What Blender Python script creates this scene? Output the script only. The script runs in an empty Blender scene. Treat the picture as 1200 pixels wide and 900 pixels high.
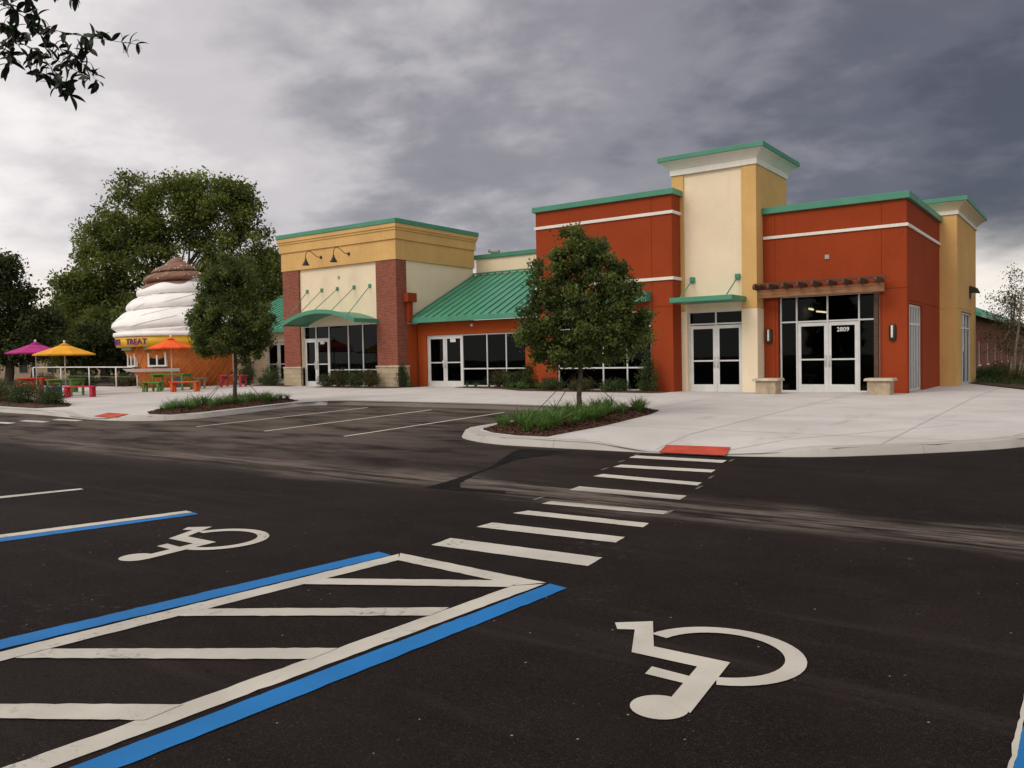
import bpy, bmesh, math, random
import numpy as np
from mathutils import Vector, Matrix, geometry

# ------------------------------------------------------------------ camera, world, sun, exposure
scene = bpy.context.scene
COL = scene.collection
R = math.radians
EYE = 1.15; FPX = 971.0; PITCH = .0308; ROLL = -.0185; YAW = R(35.6)
_fh = np.array([-math.sin(YAW), math.cos(YAW), 0]); _r0 = np.array([math.cos(YAW), math.sin(YAW), 0]); _z = np.array([0, 0, 1.])
FW = _fh*math.cos(PITCH)-_z*math.sin(PITCH); _u0 = _fh*math.sin(PITCH)+_z*math.cos(PITCH)
RT = _r0*math.cos(ROLL)+_u0*math.sin(ROLL); UP = -_r0*math.sin(ROLL)+_u0*math.cos(ROLL)
CAM = np.array([0, 0, EYE])
cd = bpy.data.cameras.new('camera'); cam = bpy.data.objects.new('camera', cd); COL.objects.link(cam)
m = Matrix(((RT[0], UP[0], -FW[0], 0), (RT[1], UP[1], -FW[1], 0), (RT[2], UP[2], -FW[2], EYE), (0, 0, 0, 1)))
cam.matrix_world = m
cd.sensor_fit = 'HORIZONTAL'; cd.sensor_width = 36; cd.lens = 36*FPX/1200; cd.clip_end = 3000; cd.clip_start = .05
scene.camera = cam

SUN_AZ = np.array([-.30, -.95]); SUN_AZ = SUN_AZ/np.linalg.norm(SUN_AZ); SUN_EL = R(42)
sd = bpy.data.lights.new('sun', 'SUN'); sun = bpy.data.objects.new('sun', sd); COL.objects.link(sun)
sd.energy = 1.3; sd.angle = R(28); sd.color = (1, .93, .84)
sdir = Vector((SUN_AZ[0]*math.cos(SUN_EL), SUN_AZ[1]*math.cos(SUN_EL), math.sin(SUN_EL)))
sun.rotation_euler = sdir.to_track_quat('Z', 'Y').to_euler(); sun.location = (-10, -12, 20)

world = bpy.data.worlds.new('World'); scene.world = world; world.use_nodes = True
def build_world():
    nt = world.node_tree; N = nt.nodes; L = nt.links; N.clear()
    out = N.new('ShaderNodeOutputWorld'); bg = N.new('ShaderNodeBackground'); L.new(bg.outputs[0], out.inputs[0])
    bg.inputs['Strength'].default_value = 1.0
    sky = N.new('ShaderNodeTexSky'); sky.sky_type = 'NISHITA'; sky.sun_disc = False
    sky.sun_elevation = SUN_EL; sky.sun_rotation = math.atan2(SUN_AZ[0], SUN_AZ[1])
    tc = N.new('ShaderNodeTexCoord')
    sep = N.new('ShaderNodeSeparateXYZ'); L.new(tc.outputs['Generated'], sep.inputs[0])
    def math_(op, a, b=None, c=None, clamp=False):
        n = N.new('ShaderNodeMath'); n.operation = op; n.use_clamp = clamp
        for i, v in enumerate((a, b, c)):
            if v is None: continue
            if isinstance(v, (int, float)): n.inputs[i].default_value = v
            else: L.new(v, n.inputs[i])
        return n.outputs[0]
    X, Y, Z = sep.outputs
    zc = math_('MAXIMUM', Z, 0.0)
    den = math_('ADD', zc, .26)
    px = math_('DIVIDE', X, den); py = math_('DIVIDE', Y, den)
    comb = N.new('ShaderNodeCombineXYZ'); L.new(px, comb.inputs[0]); L.new(py, comb.inputs[1])
    mp = N.new('ShaderNodeMapping'); mp.inputs['Rotation'].default_value = (0, 0, R(-38)); mp.inputs['Scale'].default_value = (1.05, 1.2, 1); mp.inputs['Location'].default_value = (.7, .2, 0)
    L.new(comb.outputs[0], mp.inputs[0])
    def noise(scale, det, rough, dist=0):
        n = N.new('ShaderNodeTexNoise'); n.inputs['Scale'].default_value = scale; n.inputs['Detail'].default_value = det
        n.inputs['Roughness'].default_value = rough; n.inputs['Distortion'].default_value = dist
        L.new(mp.outputs[0], n.inputs['Vector']); return n.outputs[0]
    n1 = noise(1.15, 4, .5, .2); n2 = noise(3.4, 7, .55, .25); n3 = noise(10, 5, .55, .2)
    nn = math_('ADD', math_('MULTIPLY', n1, .58), math_('ADD', math_('MULTIPLY', n2, .30), math_('MULTIPLY', n3, .12)))
    lump = N.new('ShaderNodeMapRange'); lump.interpolation_type = 'SMOOTHSTEP'; lump.inputs['From Min'].default_value = .34; lump.inputs['From Max'].default_value = .66; L.new(nn, lump.inputs['Value'])
    # broad brightening towards the hidden sun
    t = math_('ADD', math_('MULTIPLY', X, float(SUN_AZ[0])), math_('MULTIPLY', Y, float(SUN_AZ[1])))
    tn = math_('MULTIPLY_ADD', lump.outputs[0], .33, math_('ADD', t, -.15))
    ramp = N.new('ShaderNodeValToRGB'); cr = ramp.color_ramp; cr.interpolation = 'EASE'
    # t in -1..1.2 mapped to 0..1
    L.new(math_('MULTIPLY_ADD', tn, .4545, .4545, clamp=True), ramp.inputs[0])
    stops = [(-1.0, (.084, .088, .116)), (-.85, (.132, .134, .168)), (-.6, (.285, .277, .312)), (-.3, (.64, .605, .62)), (.0, (1.0, .945, .93)), (1.0, (1.10, 1.03, .95))]
    while len(cr.elements) < len(stops): cr.elements.new(.5)
    for e, (p, c) in zip(cr.elements, stops): e.position = (p+1)*.4545; e.color = (*c, 1)
    # lighter clear strip under the cloud deck along the horizon
    hz = math_('MULTIPLY_ADD', nn, .20, zc)
    hr = N.new('ShaderNodeMapRange'); hr.interpolation_type = 'SMOOTHSTEP'
    hr.inputs['From Min'].default_value = .238; hr.inputs['From Max'].default_value = .155; L.new(hz, hr.inputs['Value'])
    mix = N.new('ShaderNodeMix'); mix.data_type = 'RGBA'; L.new(hr.outputs[0], mix.inputs['Factor'])
    L.new(ramp.outputs[0], mix.inputs['A']); mix.inputs['B'].default_value = (.98, .91, .84, 1)
    # a little of the physical sky through thin cloud
    skm = N.new('ShaderNodeMix'); skm.data_type = 'RGBA'; skm.blend_type = 'MULTIPLY'; skm.inputs['Factor'].default_value = 1
    L.new(sky.outputs[0], skm.inputs['A']); skm.inputs['B'].default_value = (.1, .1, .1, 1)
    fin = N.new('ShaderNodeMix'); fin.data_type = 'RGBA'; fin.inputs['Factor'].default_value = .94
    L.new(skm.outputs['Result'], fin.inputs['A']); L.new(mix.outputs['Result'], fin.inputs['B'])
    L.new(fin.outputs['Result'], bg.inputs['Color'])
build_world()
vs = scene.view_settings; vs.view_transform = 'Standard'; vs.look = 'None'; vs.gamma = 1; vs.exposure = 0.0; vs.use_curve_mapping = False
scene.render.resolution_x = 1024; scene.render.resolution_y = 768

# ------------------------------------------------------------------ ground levels and pixel rays
YS = 8.3                                    # valley line in the asphalt
def sstep(a, b, x):
    t = min(1, max(0, (x-a)/(b-a))); return t*t*(3-2*t)
RAMPS = [(-5.3, 12.25), (-23.1, 12.25)]
def zP(X, Y): return -.121-.0058*X-.016*(24.5-min(Y, 24.5))
def zPr(X, Y):                               # paved level with the two dropped kerbs
    z = zP(X, Y)
    for cx, cy in RAMPS:
        z -= .115*(1-sstep(.8, 1.9, abs(X-cx)))*(1-sstep(cy-.1, cy+1.7, Y))
    return z
def zA(X, Y):
    if Y >= YS: return zP(X, Y)-.13
    return zP(X, YS)-.13+.006*(YS-Y)
def ray(x, y): return FW+RT*(x-600)/FPX-UP*(y-450)/FPX
def at_depth(x, y, d): return CAM+ray(x, y)*d
def on(fn, x, y):
    z = -.4
    for i in range(50):
        d = ray(x, y); p = CAM+d*((z-EYE)/d[2]); z = .5*z+.5*fn(p[0], p[1])
    return Vector(p)
def onY(x, y, Y): d = ray(x, y); return Vector(CAM+d*(Y/d[1]))

# ------------------------------------------------------------------ mesh helpers
class MB:
    def __init__(s): s.v = []; s.f = []
    def quad(s, *p):
        n = len(s.v); s.v += [tuple(q) for q in p]; s.f.append(tuple(range(n, n+len(p)))); return s
    def box(s, a, b):
        x0, y0, z0 = a; x1, y1, z1 = b
        return s.hexa([(x0, y0, z0), (x1, y0, z0), (x1, y1, z0), (x0, y1, z0), (x0, y0, z1), (x1, y0, z1), (x1, y1, z1), (x0, y1, z1)])
    def hexa(s, p):
        n = len(s.v); s.v += [tuple(q) for q in p]
        for q in ((0, 3, 2, 1), (4, 5, 6, 7), (0, 1, 5, 4), (1, 2, 6, 5), (2, 3, 7, 6), (3, 0, 4, 7)): s.f.append(tuple(n+i for i in q))
        return s
    def frustum(s, a0, b0, z0, a1, b1, z1):          # two axis-aligned rectangles joined
        return s.hexa([(a0[0], a0[1], z0), (b0[0], a0[1], z0), (b0[0], b0[1], z0), (a0[0], b0[1], z0), (a1[0], a1[1], z1), (b1[0], a1[1], z1), (b1[0], b1[1], z1), (a1[0], b1[1], z1)])
    def bar(s, p, q, w, h=None):
        p = Vector(p); q = Vector(q); h = h or w; d = (q-p).normalized()
        u = d.cross(Vector((0, 0, 1))); u = Vector((1, 0, 0)) if u.length < 1e-3 else u.normalized(); v = u.cross(d)
        pts = [c+u*(a*w/2)+v*(b*h/2) for c in (p, q) for a, b in ((-1, -1), (1, -1), (1, 1), (-1, 1))]
        return s.hexa(pts)
    def tube(s, pts, rad, n=8, cap=True):
        pts = [Vector(p) for p in pts]
        if not hasattr(rad, '__len__'): rad = [rad]*len(pts)
        b = len(s.v); prev = None
        for i, p in enumerate(pts):
            d = (pts[min(i+1, len(pts)-1)]-pts[max(i-1, 0)]).normalized()
            if prev is None:
                u = d.cross(Vector((0, 0, 1)))
                if u.length < 1e-2: u = d.cross(Vector((1, 0, 0)))
            else: u = prev-d*prev.dot(d)
            u.normalize(); prev = u; w = d.cross(u)
            for k in range(n):
                a = 2*math.pi*k/n; s.v.append(tuple(p+(u*math.cos(a)+w*math.sin(a))*rad[i]))
        for i in range(len(pts)-1):
            for k in range(n):
                s.f.append((b+i*n+k, b+i*n+(k+1) % n, b+(i+1)*n+(k+1) % n, b+(i+1)*n+k))
        if cap:
            s.f.append(tuple(b+k for k in range(n))[::-1]); e = b+(len(pts)-1)*n; s.f.append(tuple(e+k for k in range(n)))
        return s
    def lathe(s, prof, c=(0, 0, 0), n=24):
        b = len(s.v); cx, cy, cz = c
        for r, z in prof:
            for k in range(n):
                a = 2*math.pi*k/n; s.v.append((cx+r*math.cos(a), cy+r*math.sin(a), cz+z))
        for i in range(len(prof)-1):
            for k in range(n): s.f.append((b+i*n+k, b+i*n+(k+1) % n, b+(i+1)*n+(k+1) % n, b+(i+1)*n+k))
        s.f.append(tuple(b+k for k in range(n))[::-1]); e = b+(len(prof)-1)*n; s.f.append(tuple(e+k for k in range(n)))
        return s
    def prism(s, poly, z0, z1):
        n = len(s.v); k = len(poly)
        s.v += [(p[0], p[1], z0) for p in poly]+[(p[0], p[1], z1) for p in poly]
        s.f.append(tuple(n+i for i in range(k))[::-1]); s.f.append(tuple(n+k+i for i in range(k)))
        for i in range(k): j = (i+1) % k; s.f.append((n+i, n+j, n+k+j, n+k+i))
        return s
    def mesh(s, name, mat=None, smooth=False):
        me = bpy.data.meshes.new(name); me.from_pydata(s.v, [], s.f); me.validate()
        if mat: me.materials.append(mat)
        if smooth: me.polygons.foreach_set('use_smooth', [True]*len(me.polygons))
        me.update(); return me
    def build(s, name, mat, parent=None, smooth=False, fix=True, bevel=0):
        me = s.mesh(name, mat, smooth)
        if fix:
            bm = bmesh.new(); bm.from_mesh(me); bmesh.ops.recalc_face_normals(bm, faces=bm.faces)
            if bevel: bmesh.ops.bevel(bm, geom=list(bm.edges), offset=bevel, segments=1, affect='EDGES', clamp_overlap=True)
            bm.to_mesh(me); bm.free()
        return put(name, me, parent)
def put(name, me, parent=None):
    o = bpy.data.objects.new(name, me); COL.objects.link(o)
    if parent: o.parent = parent; o.matrix_parent_inverse = parent_inv(parent)
    return o
def world_of(o):
    M = Matrix.LocRotScale(o.location, o.rotation_euler, o.scale)
    return world_of(o.parent) @ o.matrix_parent_inverse @ M if o.parent else M
def parent_inv(p): return world_of(p).inverted()
def tag(o, label=None, cat=None, group=None, kind=None):
    if label: o['label'] = label
    if cat: o['category'] = cat
    if group: o['group'] = group
    if kind: o['kind'] = kind
    return o
def thing(name, loc, label, cat, group=None):
    o = bpy.data.objects.new(name, None); o.empty_display_size = .2; COL.objects.link(o); o.location = loc
    return tag(o, label, cat, group)
def copy_tree(o, parent=None, dM=None):
    c = o.copy(); COL.objects.link(c)
    if parent: c.parent = parent
    for ch in list(o.children): copy_tree(ch, c)
    return c

# ------------------------------------------------------------------ materials
def new_mat(name):
    mt = bpy.data.materials.new(name); mt.use_nodes = True; nt = mt.node_tree
    return mt, nt, nt.nodes['Principled BSDF']
def nd(nt, t, **kw):
    n = nt.nodes.new(t)
    for k, v in kw.items():
        if k in n.inputs: n.inputs[k].default_value = v
        else: setattr(n, k, v)
    return n
def mixc(nt, fac, a, b, blend='MIX'):
    n = nt.nodes.new('ShaderNodeMix'); n.data_type = 'RGBA'; n.blend_type = blend
    for key, v in (('Factor', fac), ('A', a), ('B', b)):
        if hasattr(v, 'links'): nt.links.new(v, n.inputs[key])
        elif key == 'Factor': n.inputs[key].default_value = v
        else: n.inputs[key].default_value = (*v, 1)
    return n.outputs['Result']
def ramp(nt, fac, p0, p1):
    n = nt.nodes.new('ShaderNodeMapRange'); n.interpolation_type = 'SMOOTHSTEP'; n.inputs['From Min'].default_value = p0; n.inputs['From Max'].default_value = p1
    nt.links.new(fac, n.inputs['Value']); return n.outputs[0]
def noise(nt, scale, det=4, rough=.55, vec=None, dist=0):
    n = nd(nt, 'ShaderNodeTexNoise', Scale=scale, Detail=det, Roughness=rough, Distortion=dist)
    if vec is None:
        g = nt.nodes.new('ShaderNodeNewGeometry'); vec = g.outputs['Position']
    nt.links.new(vec, n.inputs['Vector']); return n.outputs[0]
def mapped(nt, scale, rot=(0, 0, 0)):
    g = nt.nodes.new('ShaderNodeNewGeometry'); mp = nt.nodes.new('ShaderNodeMapping'); mp.inputs['Scale'].default_value = scale; mp.inputs['Rotation'].default_value = rot
    nt.links.new(g.outputs['Position'], mp.inputs[0]); return mp.outputs[0]
def bump(nt, bsdf, h, strength=.3, dist=.01):
    b = nd(nt, 'ShaderNodeBump', Strength=strength, Distance=dist); nt.links.new(h, b.inputs['Height']); nt.links.new(b.outputs[0], bsdf.inputs['Normal'])
def plain(name, col, rough=.6, metal=0, var=.12, scale=3, bs=0, spec=.4):
    mt, nt, b = new_mat(name)
    n = noise(nt, scale, 5)
    dark = tuple(c*(1-var*1.6) for c in col); lite = tuple(min(1, c*(1+var)) for c in col)
    nt.links.new(mixc(nt, ramp(nt, n, .3, .7), dark, lite), b.inputs['Base Color'])
    b.inputs['Roughness'].default_value = rough; b.inputs['Metallic'].default_value = metal; b.inputs['Specular IOR Level'].default_value = spec
    if bs: bump(nt, b, noise(nt, bs, 3), .35, .004)
    return mt
def stucco(name, col, streak=.10, mott=1.0):
    mt, nt, b = new_mat(name)
    big = noise(nt, .7, 5, .6); fine = noise(nt, 26, 3, .6)
    st = noise(nt, 1, 4, .6, mapped(nt, (5, 5, .35)))
    c = mixc(nt, ramp(nt, big, .3, .72), tuple(x*(1-.16*mott) for x in col), tuple(min(1, x*1.08) for x in col))
    c = mixc(nt, ramp(nt, st, .50, .85), c, tuple(x*(1-streak*2.6) for x in col))
    c = mixc(nt, ramp(nt, noise(nt, 5, 6, .7), .45, .8), c, tuple(x*(1-.12*mott) for x in col))
    c = mixc(nt, ramp(nt, fine, .35, .75), c, tuple(min(1, x*1.05) for x in col))
    # dust and splash marks just above the paving
    nt.links.new(c, b.inputs['Base Color']); b.inputs['Roughness'].default_value = .92; b.inputs['Specular IOR Level'].default_value = .2
    bump(nt, b, noise(nt, 45, 6, .75), .7, .012)
    return mt
def brick_mat(name, c1, c2, mortar, w=.203, h=.068, off=.5):
    mt, nt, b = new_mat(name)
    g = nt.nodes.new('ShaderNodeNewGeometry'); sp = nt.nodes.new('ShaderNodeSeparateXYZ'); nt.links.new(g.outputs['Position'], sp.inputs[0])
    ad = nd(nt, 'ShaderNodeMath', operation='ADD'); nt.links.new(sp.outputs[0], ad.inputs[0]); nt.links.new(sp.outputs[1], ad.inputs[1])
    cb = nt.nodes.new('ShaderNodeCombineXYZ'); nt.links.new(ad.outputs[0], cb.inputs[0]); nt.links.new(sp.outputs[2], cb.inputs[1])
    br = nd(nt, 'ShaderNodeTexBrick', Scale=1.0); br.offset = off
    br.inputs['Brick Width'].default_value = w; br.inputs['Row Height'].default_value = h; br.inputs['Mortar Size'].default_value = .006; br.inputs['Bias'].default_value = 0
    br.inputs['Color1'].default_value = (*c1, 1); br.inputs['Color2'].default_value = (*c2, 1); br.inputs['Mortar'].default_value = (*mortar, 1)
    nt.links.new(cb.outputs[0], br.inputs['Vector'])
    n = noise(nt, 6, 5)
    nt.links.new(mixc(nt, .3, br.outputs['Color'], mixc(nt, n, tuple(x*.6 for x in c1), tuple(x*1.3 for x in c2))), b.inputs['Base Color'])
    b.inputs['Roughness'].default_value = .9
    inv = nd(nt, 'ShaderNodeMath', operation='SUBTRACT'); inv.inputs[0].default_value = 1; nt.links.new(br.outputs['Fac'], inv.inputs[1])
    bump(nt, b, inv.outputs[0], .8, .008)
    return mt
def make_glass():
    mt = bpy.data.materials.new('tinted glass'); mt.use_nodes = True; nt = mt.node_tree; nt.nodes.clear()
    out = nt.nodes.new('ShaderNodeOutputMaterial'); tr = nd(nt, 'ShaderNodeBsdfTransparent'); tr.inputs[0].default_value = (.30, .33, .34, 1)
    gl = nd(nt, 'ShaderNodeBsdfGlossy', Roughness=.015); gl.inputs[0].default_value = (.75, .8, .82, 1)
    fr = nd(nt, 'ShaderNodeFresnel', IOR=1.24); mx = nt.nodes.new('ShaderNodeMixShader')
    bp = nd(nt, 'ShaderNodeBump', Strength=.05, Distance=.02); nt.links.new(noise(nt, 1.3, 1), bp.inputs['Height']); nt.links.new(bp.outputs[0], gl.inputs['Normal'])
    nt.links.new(fr.outputs[0], mx.inputs[0]); nt.links.new(tr.outputs[0], mx.inputs[1]); nt.links.new(gl.outputs[0], mx.inputs[2]); nt.links.new(mx.outputs[0], out.inputs[0])
    return mt
def leaf_mat(name, dark, lite, trans=.25, rough=.55):
    mt, nt, b = new_mat(name)
    at = nt.nodes.new('ShaderNodeAttribute'); at.attribute_name = 'tone'
    c = mixc(nt, at.outputs['Fac'], dark, lite)
    nt.links.new(c, b.inputs['Base Color']); b.inputs['Roughness'].default_value = rough; b.inputs['Specular IOR Level'].default_value = .3
    tl = nt.nodes.new('ShaderNodeBsdfTranslucent'); nt.links.new(mixc(nt, .5, c, (lite[0]*1.3, lite[1]*1.35, lite[2])), tl.inputs[0])
    mx = nt.nodes.new('ShaderNodeMixShader'); mx.inputs[0].default_value = trans
    nt.links.new(b.outputs[0], mx.inputs[1]); nt.links.new(tl.outputs[0], mx.inputs[2]); nt.links.new(mx.outputs[0], nt.nodes['Material Output'].inputs[0])
    return mt
def asphalt_mat():
    mt, nt, b = new_mat('asphalt')
    g = nt.nodes.new('ShaderNodeNewGeometry'); sp = nt.nodes.new('ShaderNodeSeparateXYZ'); nt.links.new(g.outputs['Position'], sp.inputs[0])
    big = noise(nt, .35, 5, .6); mid = noise(nt, 2.2, 6, .65); agg = noise(nt, 130, 2, .7); spk = noise(nt, 48, 2, .5)
    streak = noise(nt, 1, 5, .6, mapped(nt, (.25, 3.2, 1), (0, 0, R(3))))
    c = mixc(nt, ramp(nt, mid, .3, .75), (.0085, .0054, .0047), (.0142, .0092, .0078))
    c = mixc(nt, ramp(nt, big, .45, .75), c, (.021, .0145, .0122))
    c = mixc(nt, ramp(nt, streak, .52, .8), c, (.028, .0198, .0165))
    c = mixc(nt, ramp(nt, agg, .54, .80), c, (.075, .063, .058))
    c = mixc(nt, ramp(nt, noise(nt, 34, 5, .75), .52, .75), c, (.032, .0230, .0200)); c = mixc(nt, ramp(nt, noise(nt, 21, 4, .7), .58, .74), c, (.004, .003, .003))
    fl = nd(nt, 'ShaderNodeMath', operation='MULTIPLY'); nt.links.new(ramp(nt, spk, .73, .78), fl.inputs[0]); nt.links.new(ramp(nt, noise(nt, .9, 3), .5, .7), fl.inputs[1])
    c = mixc(nt, fl.outputs[0], c, (.26, .25, .24))
    vo = nd(nt, 'ShaderNodeTexVoronoi', Scale=16); nt.links.new(g.outputs['Position'], vo.inputs['Vector'])
    vs_ = nt.nodes.new('ShaderNodeSeparateColor'); nt.links.new(vo.outputs['Color'], vs_.inputs[0])
    peb = nd(nt, 'ShaderNodeMath', operation='MULTIPLY'); nt.links.new(ramp(nt, vo.outputs['Distance'], .13, .06), peb.inputs[0]); nt.links.new(ramp(nt, vs_.outputs[0], .93, .97), peb.inputs[1])
    c = mixc(nt, peb.outputs[0], c, (.30, .28, .26))
    # chalky scrapes and rubbed dust near the painted bays
    sc_ = nd(nt, 'ShaderNodeMath', operation='MULTIPLY'); nt.links.new(ramp(nt, noise(nt, 11, 7, .75), .56, .70), sc_.inputs[0]); nt.links.new(ramp(nt, noise(nt, .55, 3, .5), .55, .72), sc_.inputs[1])
    c = mixc(nt, sc_.outputs[0], c, (.085, .075, .070))
    # sandy silt dried in the valley line and swept over the turning area
    wob = noise(nt, .45, 4, .6); wm = nd(nt, 'ShaderNodeMath', operation='MULTIPLY_ADD'); nt.links.new(wob, wm.inputs[0]); wm.inputs[1].default_value = 1.5; wm.inputs[2].default_value = -YS-.75
    dy = nd(nt, 'ShaderNodeMath', operation='ADD'); nt.links.new(sp.outputs[1], dy.inputs[0]); nt.links.new(wm.outputs[0], dy.inputs[1])
    ab = nd(nt, 'ShaderNodeMath', operation='ABSOLUTE'); nt.links.new(dy.outputs[0], ab.inputs[0])
    s1 = noise(nt, 1, 7, .7, mapped(nt, (.45, 5.0, 1), (0, 0, R(-2))))
    silt = nd(nt, 'ShaderNodeMath', operation='MULTIPLY'); nt.links.new(ramp(nt, ab.outputs[0], .85, .05), silt.inputs[0]); nt.links.new(ramp(nt, s1, .40, .60), silt.inputs[1])
    c = mixc(nt, silt.outputs[0], c, (.155, .126, .108))
    far = ramp(nt, sp.outputs[0], -4, -15)                      # more dust where delivery traffic turns, left of the crossing
    yb = nd(nt, 'ShaderNodeMath', operation='MULTIPLY'); nt.links.new(far, yb.inputs[0]); nt.links.new(ramp(nt, sp.outputs[1], 6.5, 10), yb.inputs[1])
    d2 = nd(nt, 'ShaderNodeMath', operation='MULTIPLY'); nt.links.new(yb.outputs[0], d2.inputs[0]); nt.links.new(ramp(nt, noise(nt, 1, 6, .65, mapped(nt, (.5, 1.5, 1), (0, 0, R(8)))), .30, .62), d2.inputs[1])
    c = mixc(nt, d2.outputs[0], c, (.112, .089, .075))
    nt.links.new(c, b.inputs['Base Color']); b.inputs['Roughness'].default_value = .9; b.inputs['Specular IOR Level'].default_value = .1
    bump(nt, b, noise(nt, 110, 3, .7), .7, .006)
    return mt
def concrete_mat(name, col=(.52, .49, .47), stain=.6):
    mt, nt, b = new_mat(name)
    big = noise(nt, .5, 6, .62); mid = noise(nt, 3.1, 6, .65); sm = noise(nt, 1, 6, .7, mapped(nt, (1.4, .5, 1), (0, 0, R(20))))
    c = mixc(nt, ramp(nt, big, .3, .7), tuple(x*.88 for x in col), tuple(x*1.06 for x in col))
    c = mixc(nt, ramp(nt, mid, .5, .8), c, tuple(x*.9 for x in col))
    c = mixc(nt, ramp(nt, sm, .54, .82), c, (col[0]*stain, col[1]*stain*.96, col[2]*stain*.92))
    nt.links.new(c, b.inputs['Base Color']); b.inputs['Roughness'].default_value = .9; b.inputs['Specular IOR Level'].default_value = .2
    bump(nt, b, noise(nt, 70, 3, .7), .3, .003)
    return mt
def paint_mat(name, col, under=(.05, .045, .042), lo=.70, hi=.80, sc=17):
    mt, nt, b = new_mat(name)
    c = mixc(nt, ramp(nt, noise(nt, 2.0, 5), .3, .75), tuple(x*.85 for x in col), tuple(min(1, x*1.05) for x in col))
    f = nd(nt, 'ShaderNodeMath', operation='MULTIPLY'); nt.links.new(ramp(nt, noise(nt, sc, 6, .75), .52, .66), f.inputs[0]); nt.links.new(ramp(nt, noise(nt, 1.3, 4, .6), .52, .70), f.inputs[1])
    c = mixc(nt, f.outputs[0], c, under)
    c = mixc(nt, ramp(nt, noise(nt, 60, 3, .6), lo-.04, hi), c, under)
    g = nt.nodes.new('ShaderNodeNewGeometry'); sp = nt.nodes.new('ShaderNodeSeparateXYZ'); nt.links.new(g.outputs['Position'], sp.inputs[0])
    d = nd(nt, 'ShaderNodeMath', operation='SUBTRACT'); nt.links.new(sp.outputs[1], d.inputs[0]); d.inputs[1].default_value = YS
    a = nd(nt, 'ShaderNodeMath', operation='ABSOLUTE'); nt.links.new(d.outputs[0], a.inputs[0])
    dd = nd(nt, 'ShaderNodeMath', operation='MULTIPLY'); nt.links.new(ramp(nt, a.outputs[0], .8, .1), dd.inputs[0]); nt.links.new(ramp(nt, noise(nt, 1, 5, .7, mapped(nt, (.5, 3, 1))), .35, .6), dd.inputs[1])
    c = mixc(nt, dd.outputs[0], c, (.22, .19, .165))
    nt.links.new(c, b.inputs['Base Color']); b.inputs['Roughness'].default_value = .75; b.inputs['Specular IOR Level'].default_value = .3
    bump(nt, b, noise(nt, 110, 3, .7), .4, .004)
    return mt
def mulch_mat():
    mt, nt, b = new_mat('mulch')
    v = nd(nt, 'ShaderNodeTexVoronoi', Scale=26); g = nt.nodes.new('ShaderNodeNewGeometry'); nt.links.new(g.outputs['Position'], v.inputs['Vector'])
    n = noise(nt, 9, 5, .7)
    c = mixc(nt, ramp(nt, n, .3, .75), (.035, .014, .008), (.12, .05, .028))
    c = mixc(nt, .45, c, mixc(nt, v.outputs['Distance'], (.13, .055, .03), (.02, .009, .006)))
    nt.links.new(c, b.inputs['Base Color']); b.inputs['Roughness'].default_value = .95
    bump(nt, b, v.outputs['Distance'], .9, .03)
    return mt
def seam_metal(name, col):
    mt = plain(name, col, .42, 0, .08, 1.2, 0, .5); return mt
def emis(name, col, s):
    mt, nt, b = new_mat(name); b.inputs['Emission Color'].default_value = (*col, 1); b.inputs['Emission Strength'].default_value = s
    nt.links.new(mixc(nt, noise(nt, 4), col, col), b.inputs['Base Color']); return mt
GREEN = (.055, .245, .155)
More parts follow.
